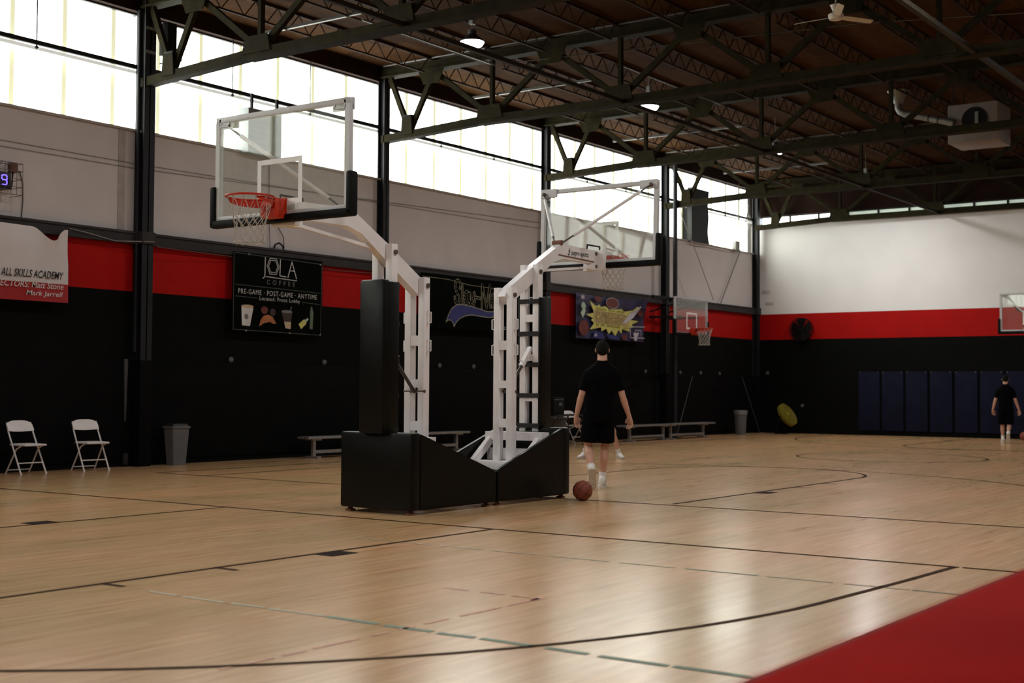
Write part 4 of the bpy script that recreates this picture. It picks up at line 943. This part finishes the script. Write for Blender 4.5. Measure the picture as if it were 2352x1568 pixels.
t = thing('unit_heater', 'beige box heater hung under the roof at the right', 'heater', (29.0, 8.33, 6.64))
MB().box(-.5, .5, -.52, .52, 0, .82, bev=.008).build('case', M['heater'], t)
MB().lathe([(.25, 0), (.27, .02), (.27, .03)], 28, M=Matrix.Translation((-.50, -.05, .46)) @ Matrix.Rotation(-PI / 2, 4, 'Y')).build('fan_guard', M['black_plastic'], t)
MB().box(-.56, -.50, -.14, -.07, .30, .62).build('motor_bracket', M['galv'], t, smooth=0)
for x in (-.4, .4):
    for y in (-.45, .45): MB().tube([(x, y, .82), (x, y, DECK - 6.64)], .010, 6).build('hanger_rod', M['steel'], t)
t = thing('flue_pipe', 'bright metal flue pipe running from the roof cone to the beige heater', 'pipe', (28.41, 9.9, 7.0))
MB().lathe([(.09, .62), (.16, .80), (.24, .90)], 18).build('roof_cone', M['galv'], t)
MB().tube([(0, 0, .64), (0, 0, .52), (0, -.04, .44), (0, -.14, .38), (0, -.28, .34)], .075, 12).build('elbow', M['galv'], t)
for a, c in ((.34, .66), (.70, .86), (.90, 1.2)):
    MB().tube([(0, -a, .34 - .30 * (a - .28)), (0, -c, .34 - .30 * (c - .28))], .07, 12).build('pipe_section', M['galv'], t)
MB().tube([(0, -.28, .34), (0, -1.22, .34 - .3 * .94)], .064, 12).build('inner_pipe', M['dark_metal'], t)

# fans at the far end
t = thing('wall_fan', 'black round fan mounted on the red band of the far wall', 'fan', (DF - .02, 16.49, 3.20))
rot = Matrix.Rotation(-PI / 2, 4, 'Y')
def fan_cage(t, r, dep, Mx, m, blades, bm, nb=5, hub=.07):
    b = MB()
    for rr in [r * k / 6 for k in range(1, 7)]:
        for zz in ((dep, -0.0) if rr > r * .9 else (dep,)): b.tube([Mx @ Vector((rr * math.cos(2 * PI * i / 28), rr * math.sin(2 * PI * i / 28), zz)) for i in range(28)], .006 if rr < r * .9 else .012, 5, closed=True)
    for k in range(16):
        a = 2 * PI * k / 16; b.tube([Mx @ Vector((hub * math.cos(a), hub * math.sin(a), dep)), Mx @ Vector((r * math.cos(a), r * math.sin(a), dep)), Mx @ Vector((r * math.cos(a), r * math.sin(a), 0))], .005, 4)
    b.build('guard', m, t)
    MB().lathe([(hub, 0), (hub, dep * .8), (hub * .6, dep)], 16, M=Mx).build('hub', bm, t)
    for k in range(nb):
        a = 2 * PI * k / nb; d = Vector((math.cos(a), math.sin(a), 0)); s = Vector((-d.y, d.x, 0)); L_ = []
        for q, ww in ((.12, .10), (.5, .42), (.85, .58), (.93, .40)):
            L_.append([Mx @ (d * r * q + s * r * w + Vector((0, 0, dep * .45 + dz))) for w, dz in ((-ww * .8, .03), (ww * .8, -.03), (ww * .8, -.024), (-ww * .8, .036))])
        MB().loft(L_).build('blade', blades, t)
fan_cage(t, .36, .16, rot, M['black_plastic'], M['black_plastic'], M['black_plastic'])
MB().box(-.02, .02, -.08, .08, -.10, .10).build('bracket', M['black_plastic'], t, smooth=0)
t = thing('floor_fan', 'yellow drum fan tilted up on the floor by the far corner', 'fan', (37.8, 16.70, 0))
nn = Vector((-.06, -.845, .54)).normalized(); s1 = nn.cross(Vector((0, 0, 1))).normalized(); u1 = s1.cross(nn)
FM = Matrix(((s1.x, u1.x, nn.x, 0), (s1.y, u1.y, nn.y, 0), (s1.z, u1.z, nn.z, .55), (0, 0, 0, 1)))
fan_cage(t, .36, .11, FM, M['fan_yellow'], M['fan_yellow'], M['fan_yellow'], 4, .09)
MB().lathe([(.35, .04), (.375, .04), (.375, .09), (.35, .09)], 32, M=FM).build('drum', M['fan_yellow'], t)
b = MB()
for s in (-1, 1): b.tube([FM @ Vector((s * .38, 0, .02)), (s1 * s * .45) + Vector((0, .12, .02)), (s1 * s * .45) + Vector((0, -.25, .02))], .018, 8)
b.tube([(s1 * -.45) + Vector((0, .12, .02)), (s1 * .45) + Vector((0, .12, .02))], .018, 8); b.build('stand', M['black_plastic'], t)

# ================================================================== FOREGROUND AND BALLS
t = thing('padded_table', 'long red vinyl padded table top, blurred in the bottom right foreground', 'table', (3.3, .34, 0))
MB().box(-2.5, 2.5, -.35, .428, .83, .95, bev=.03).build('table_top', M['red_vinyl'], t)
for sx in (-1, 1):
    for sy in (-1, 1): MB().box(sx * 2.3 - .03, sx * 2.3 + .03, sy * .28 - .03, sy * .28 + .03, 0, .83).build('leg', M['dark_metal'], t, smooth=0)

def basketball(label, loc, rot_):
    t = thing('basketball', label, 'ball', loc); R = .119; Q = Matrix.Rotation(rot_[0], 4, 'X') @ Matrix.Rotation(rot_[1], 4, 'Y') @ Matrix.Rotation(rot_[2], 4, 'Z'); T_ = Matrix.Translation((0, 0, R))
    MB().ellipsoid((0, 0, R), R, R, R, 32, 20).build('cover', M['ball'], t)
    b = MB(); r2 = R * 1.0005
    for fn in (lambda a: (math.cos(a), math.sin(a), 0), lambda a: (math.cos(a), 0, math.sin(a)), lambda a: (.62 + .38 * 0 + .0 * a, 0, 0)):
        pts = [Vector(fn(2 * PI * i / 48)) for i in range(48)]
        if pts[0] == pts[1]: continue
        b.tube([T_ @ (Q @ (p.normalized() * r2)) for p in pts], .0028, 5, closed=True)
    for s in (-1, 1):
        pts = []
        for i in range(48):
            a = 2 * PI * i / 48; p = Vector((.78 * math.cos(a), s * (.55 + .18 * math.cos(2 * a)), .78 * math.sin(a))); pts.append(T_ @ (Q @ (p.normalized() * r2)))
        b.tube(pts, .0028, 5, closed=True)
    b.build('seams', M['ball_seam'], t)
basketball('orange basketball on the floor touching the end of the padded base', (13.36, 8.49, 0), (.5, .3, .2))
basketball('orange basketball far off, cut by the right edge of the picture', (37.5, 9.62, 0), (.2, .8, .1))

# ================================================================== PEOPLE
def ev_mesh(mb, voxel, smooth, name, m):
    me = mb.mesh(name + '_raw', m, 0); o = bpy.data.objects.new(name + '_raw', me); COL.objects.link(o)
    r = o.modifiers.new('r', 'REMESH'); r.mode = 'VOXEL'; r.voxel_size = voxel; r.use_smooth_shade = True
    s = o.modifiers.new('s', 'SMOOTH'); s.iterations = smooth; s.factor = .5
    dg = bpy.context.evaluated_depsgraph_get(); out = bpy.data.meshes.new_from_object(o.evaluated_get(dg)); bpy.data.objects.remove(o); bpy.data.meshes.remove(me)
    out.name = name; out.materials.clear(); out.materials.append(m); out.polygons.foreach_set('use_smooth', [True] * len(out.polygons)); return out
def ring(c, rx, ry, n=20, p=2.3):
    out = []
    for j in range(n):
        a = 2 * PI * j / n; ca, sa = math.cos(a), math.sin(a)
        out.append(Vector((c[0] + rx * math.copysign(abs(ca) ** (2 / p), ca), c[1] + ry * math.copysign(abs(sa) ** (2 / p), sa), c[2])))
    return out
def mixp(a, c, t): return Vector(a).lerp(Vector(c), t)

def person(label, loc, rz, H, pose, hair=True):
    k = H / 1.80; T = thing('person', label, 'person', loc, rz)
    J = {n: Vector(p) for n, p in pose.items() if n not in ('hem', 'hr') and len(p) == 3}
    sc = lambda mb: [mb, setattr(mb, 'v', [(x * k, y * k, z * k) for x, y, z in mb.v])][0]
    P0 = J['pelvis']; dx = P0.x; dy = P0.y
    b = MB()
    b.loft([ring((dx, dy, .86), .12, .09), ring((dx, dy, .93), .165, .115), ring((dx, dy - .01, 1.0), .16, .11), ring((dx * .6, dy, 1.10), .14, .10), ring((0, dy, 1.22), .155, .105), ring((0, dy - .01, 1.33), .175, .115), ring((0, dy - .01, 1.42), .165, .10), ring((0, dy - .005, 1.47), .11, .075), ring((0, dy, 1.51), .062, .06)])
    b.tube([(0, dy - .01, 1.46), (0, dy - .005, 1.54), (0, dy + .01, 1.62)], [.068, .063, .060], 14, round_ends=True)
    hc = Vector((0, dy + .02, 1.685)) 
    b.ellipsoid(hc + Vector((0, -.008, .012)), .076, .094, .098, 20, 14); b.ellipsoid(hc + Vector((0, .03, -.045)), .058, .062, .068, 16, 10)
    b.tube([hc + Vector((0, .082, .015)), hc + Vector((0, .108, -.022)), hc + Vector((0, .09, -.034))], [.009, .014, .010], 8, round_ends=True)
    for s in (-1, 1): b.ellipsoid(hc + Vector((s * .080, -.004, -.012)), .010, .020, .030, 10, 8); b.ellipsoid(hc + Vector((s * .03, .082, .026)), .016, .010, .006, 8, 6)
    b.ellipsoid(hc + Vector((0, .086, -.062)), .022, .010, .006, 10, 6)
    for s, nm in ((-1, 'L'), (1, 'R')):
        sh, el, wr, ha = J['sh' + nm], J['el' + nm], J['wr' + nm], J['ha' + nm]
        b.tube([sh + Vector((-s * .05, 0, -.01)), sh, mixp(sh, el, .35), mixp(sh, el, .75), el, mixp(el, wr, .25), mixp(el, wr, .7), wr], [.055, .056, .05, .043, .039, .041, .033, .026], 12, round_ends=True)
        d = (ha - wr).normalized(); lat = J.get('palm' + nm, Vector((0, 1, 0))); lat = (lat - d * lat.dot(d)).normalized(); nr = d.cross(lat).normalized() * s
        pc = wr + d * .055
        rings = []
        for q, ww, th in ((-.02, .026, .022), (.02, .037, .021), (.06, .047, .019), (.095, .046, .016)):
            c = wr + d * q; rings.append([c + lat * ww * math.cos(2 * PI * i / 12) + nr * th * math.sin(2 * PI * i / 12) for i in range(12)])
        b.loft(rings)
        for fi, (o, ln) in enumerate(((.038, .074), (.0135, .084), (-.011, .080), (-.0355, .064))):
            a0 = wr + d * .085 + lat * o; c1_ = a0 + (d * .9 - nr * .25) * ln * .45; c2_ = c1_ + (d * .75 - nr * .65) * ln * .33; c3_ = c2_ + (d * .45 - nr * .9) * ln * .25
            b.tube([a0, c1_, c2_, c3_], [.0100, .0096, .0088, .0078], 8, round_ends=True)
        a0 = wr + d * .03 + lat * .028; c1_ = a0 + (d * .6 + lat * .75) * .036; c2_ = c1_ + (d * .85 + lat * .25 - nr * .2) * .034
        b.tube([a0, c1_, c2_], [.014, .012, .0095], 8, round_ends=True)
        hp, kn_, an = J['hi' + nm], J['kn' + nm], J['an' + nm]
        back = Vector((0, -.018, 0))
        b.tube([hp + Vector((0, 0, .03)), mixp(hp, kn_, .2), mixp(hp, kn_, .6), kn_ + Vector((0, .004, .05)), kn_, mixp(kn_, an, .14) + back * .5, mixp(kn_, an, .32) + back, mixp(kn_, an, .62) + back * .4, an + Vector((0, 0, .02))], [.088, .086, .070, .056, .053, .052, .057, .042, .034], 14, round_ends=True)
    body = link('body', ev_mesh(sc(b), .0052 * k, 3, 'body', M['skin']), T)
    # shirt
    b = MB()
    b.loft([ring((dx, dy, .84), .185, .130), ring((dx, dy, .90), .187, .134), ring((dx, dy - .005, 1.0), .180, .128), ring((dx * .5, dy, 1.12), .176, .122), ring((0, dy, 1.24), .184, .125), ring((0, dy - .012, 1.34), .198, .130), ring((0, dy - .012, 1.40), .204, .118), ring((0, dy - .008, 1.45), .180, .10), ring((0, dy - .004, 1.497), .120, .084), ring((0, dy, 1.532), .080, .072), ring((0, dy, 1.552), .069, .067)])
    for s, nm in ((-1, 'L'), (1, 'R')):
        sh, el = J['sh' + nm], J['el' + nm]
        b.tube([sh + Vector((-s * .06, 0, -.02)), sh + Vector((0, 0, -.004)), mixp(sh, el, .35), mixp(sh, el, .78)], [.058, .064, .063, .061], 14)
    link('shirt', ev_mesh(sc(b), .011 * k, 7, 'shirt', M['black_cloth']), T)
    # shorts
    b = MB(); hem = pose['hem']
    b.loft([ring((dx, dy, .80), .165, .125), ring((dx, dy, .90), .178, .128), ring((dx, dy, .98), .17, .12)])
    for s, nm in ((-1, 'L'), (1, 'R')):
        hp, kn_ = J['hi' + nm], J['kn' + nm]; f = (hp.z - hem) / (hp.z - kn_.z)
        b.tube([hp + Vector((0, 0, .02)), mixp(hp, kn_, f * .5), mixp(hp, kn_, f)], [.105, .108 if 'hr' not in pose else .095, pose.get('hr', .118)], 16)
    link('shorts', ev_mesh(sc(b), .011 * k, 4, 'shorts', M['black_cloth']), T)
    # hair: cap over crown and back of the head
    vs = []; fs = []; n, kk = 28, 14; hh = (hc + Vector((0, -.014, .006))) * k
    for i in range(kk + 1):
        t_ = PI / 2 - (PI * .80) * i / kk
        for j in range(n):
            a = 2 * PI * j / n; back_ = .5 - .5 * math.sin(a)
            tt = PI / 2 - (PI / 2 - t_) * (.52 + .48 * back_); r = 1.05 if i < kk else 1.0
            vs.append((hh.x + .078 * r * k * math.cos(tt) * math.cos(a), hh.y + .097 * r * k * math.cos(tt) * math.sin(a), hh.z + .101 * r * k * math.sin(tt)))
    for i in range(kk):
        for j in range(n): a = i * n + j; c_ = i * n + (j + 1) % n; fs.append((a, c_, c_ + n, a + n))
    MB().add(vs, fs).build('hair', M['hair'], T, smooth=80)
    for s in (-1, 1):
        e = MB().ellipsoid((hc + Vector((s * .03, .084, .012))) * k, .012 * k, .008 * k, .007 * k, 10, 6).build('eye', M['plastic_white'], T)
        MB().ellipsoid((hc + Vector((s * .03, .091, .012))) * k, .005 * k, .003 * k, .005 * k, 8, 5).build('iris', M['hair'], e)
    # socks and shoes
    for s, nm in ((-1, 'L'), (1, 'R')):
        kn_, an = J['kn' + nm], J['an' + nm]; top = mixp(an, kn_, .26)
        sc(b := MB().tube([top, mixp(an, kn_, .12), an, an + Vector((0, 0, -.02))], [.050, .044, .044, .042], 14)).build('sock', M['sock'], T)
        pitch, yaw = pose['ft' + nm]
        RM = Matrix.Translation(an) @ Matrix.Rotation(yaw, 4, 'Z') @ Matrix.Rotation(pitch, 4, 'X')
        def shoe_ring(y, w, z0, z1, n=14): return [RM @ Vector((w * math.copysign(abs(math.cos(2 * PI * j / n)) ** .8, math.cos(2 * PI * j / n)), y, (z0 + z1) / 2 + (z1 - z0) / 2 * math.sin(2 * PI * j / n))) for j in range(n)]
        up = [(-.085, .022, -.05, .01), (-.075, .036, -.062, .045), (-.04, .043, -.064, .062), (.02, .045, -.064, .050), (.07, .048, -.064, .012), (.12, .051, -.064, -.012), (.17, .047, -.064, -.020), (.20, .034, -.062, -.032), (.212, .016, -.058, -.042)]
        sho = sc(MB().loft([shoe_ring(*q) for q in up])).build('shoe', M['white_shoe'], T, smooth=70)
        sole = [(-.09, .030), (-.07, .043), (-.02, .046), (.04, .044), (.10, .053), (.15, .053), (.19, .042), (.215, .020)]
        vs = []
        for z in (-.092, -.058): vs.append([RM @ Vector((w, y, z + (.008 if y > .17 else 0))) for y, w in sole] + [RM @ Vector((-w, y, z + (.008 if y > .17 else 0))) for y, w in sole[::-1]])
        sc(MB().loft(vs)).build('sole', M['shoe_sole'], sho)
        sc(MB().ellipsoid(RM @ Vector((.040 * s, .0, -.01)), .008, .05, .016, 10, 6, M=RM.to_3x3())).build('side_panel', M['shoe_mark'], sho)
    return T
walk = dict(pelvis=(-.035, 0, .93), shL=(-.172, -.01, 1.395), shR=(.172, -.01, 1.395), elL=(-.252, -.03, 1.12), elR=(.244, -.03, 1.12), wrL=(-.312, .03, .875), wrR=(.328, .03, .875),
            haL=(-.30, .06, .74), haR=(.352, .05, .73), palmL=(.75, .65, 0), palmR=(-.75, .65, 0),
            hiL=(-.125, 0, .91), hiR=(.055, 0, .91), knL=(-.165, .05, .50), knR=(.035, .10, .49), anL=(-.125, -.17, .215), anR=(.005, .09, .092),
            ftL=(-1.08, .05), ftR=(0, -.05), hem=.565)
person('tall man in black shirt and shorts walking away beside the padded base', (15.16, 9.33, 0), math.atan2(.545, .838) - PI / 2, 1.985, walk)
walk3 = dict(walk); walk3.update(pelvis=(.01, 0, .93), hiL=(-.085, 0, .91), hiR=(.095, 0, .91), knL=(-.08, .08, .49), knR=(.09, .05, .50), anL=(-.07, .08, .092), anR=(.06, -.18, .215), ftL=(0, .05), ftR=(-1.08, -.05), hem=.50)
person('distant person in black walking toward the blue wall pads at the right edge', (35.41, 9.55, 0), math.atan2(.26, .966) - PI / 2, 1.77, walk3)
stand = dict(walk); stand.update(pelvis=(0, 0, .90), hiL=(-.10, 0, .88), hiR=(.10, 0, .88), knL=(-.235, .05, .48), knR=(.235, .05, .48), anL=(-.345, .0, .092), anR=(.345, .0, .092), ftL=(0, .35), ftR=(0, -.55), hem=.64, hr=.082)
stand.update(shL=(-.185, -.01, 1.40), shR=(.185, -.01, 1.40), elL=(-.20, .02, 1.12), elR=(.20, .02, 1.12), wrL=(-.16, .14, .95), wrR=(.16, .14, .95), haL=(-.10, .22, .90), haR=(.10, .22, .90))
person('person in white shoes mostly hidden behind the tall walking man', (21.66, 13.34, 0), math.atan2(-.53, -.848) - PI / 2, 1.74, stand)
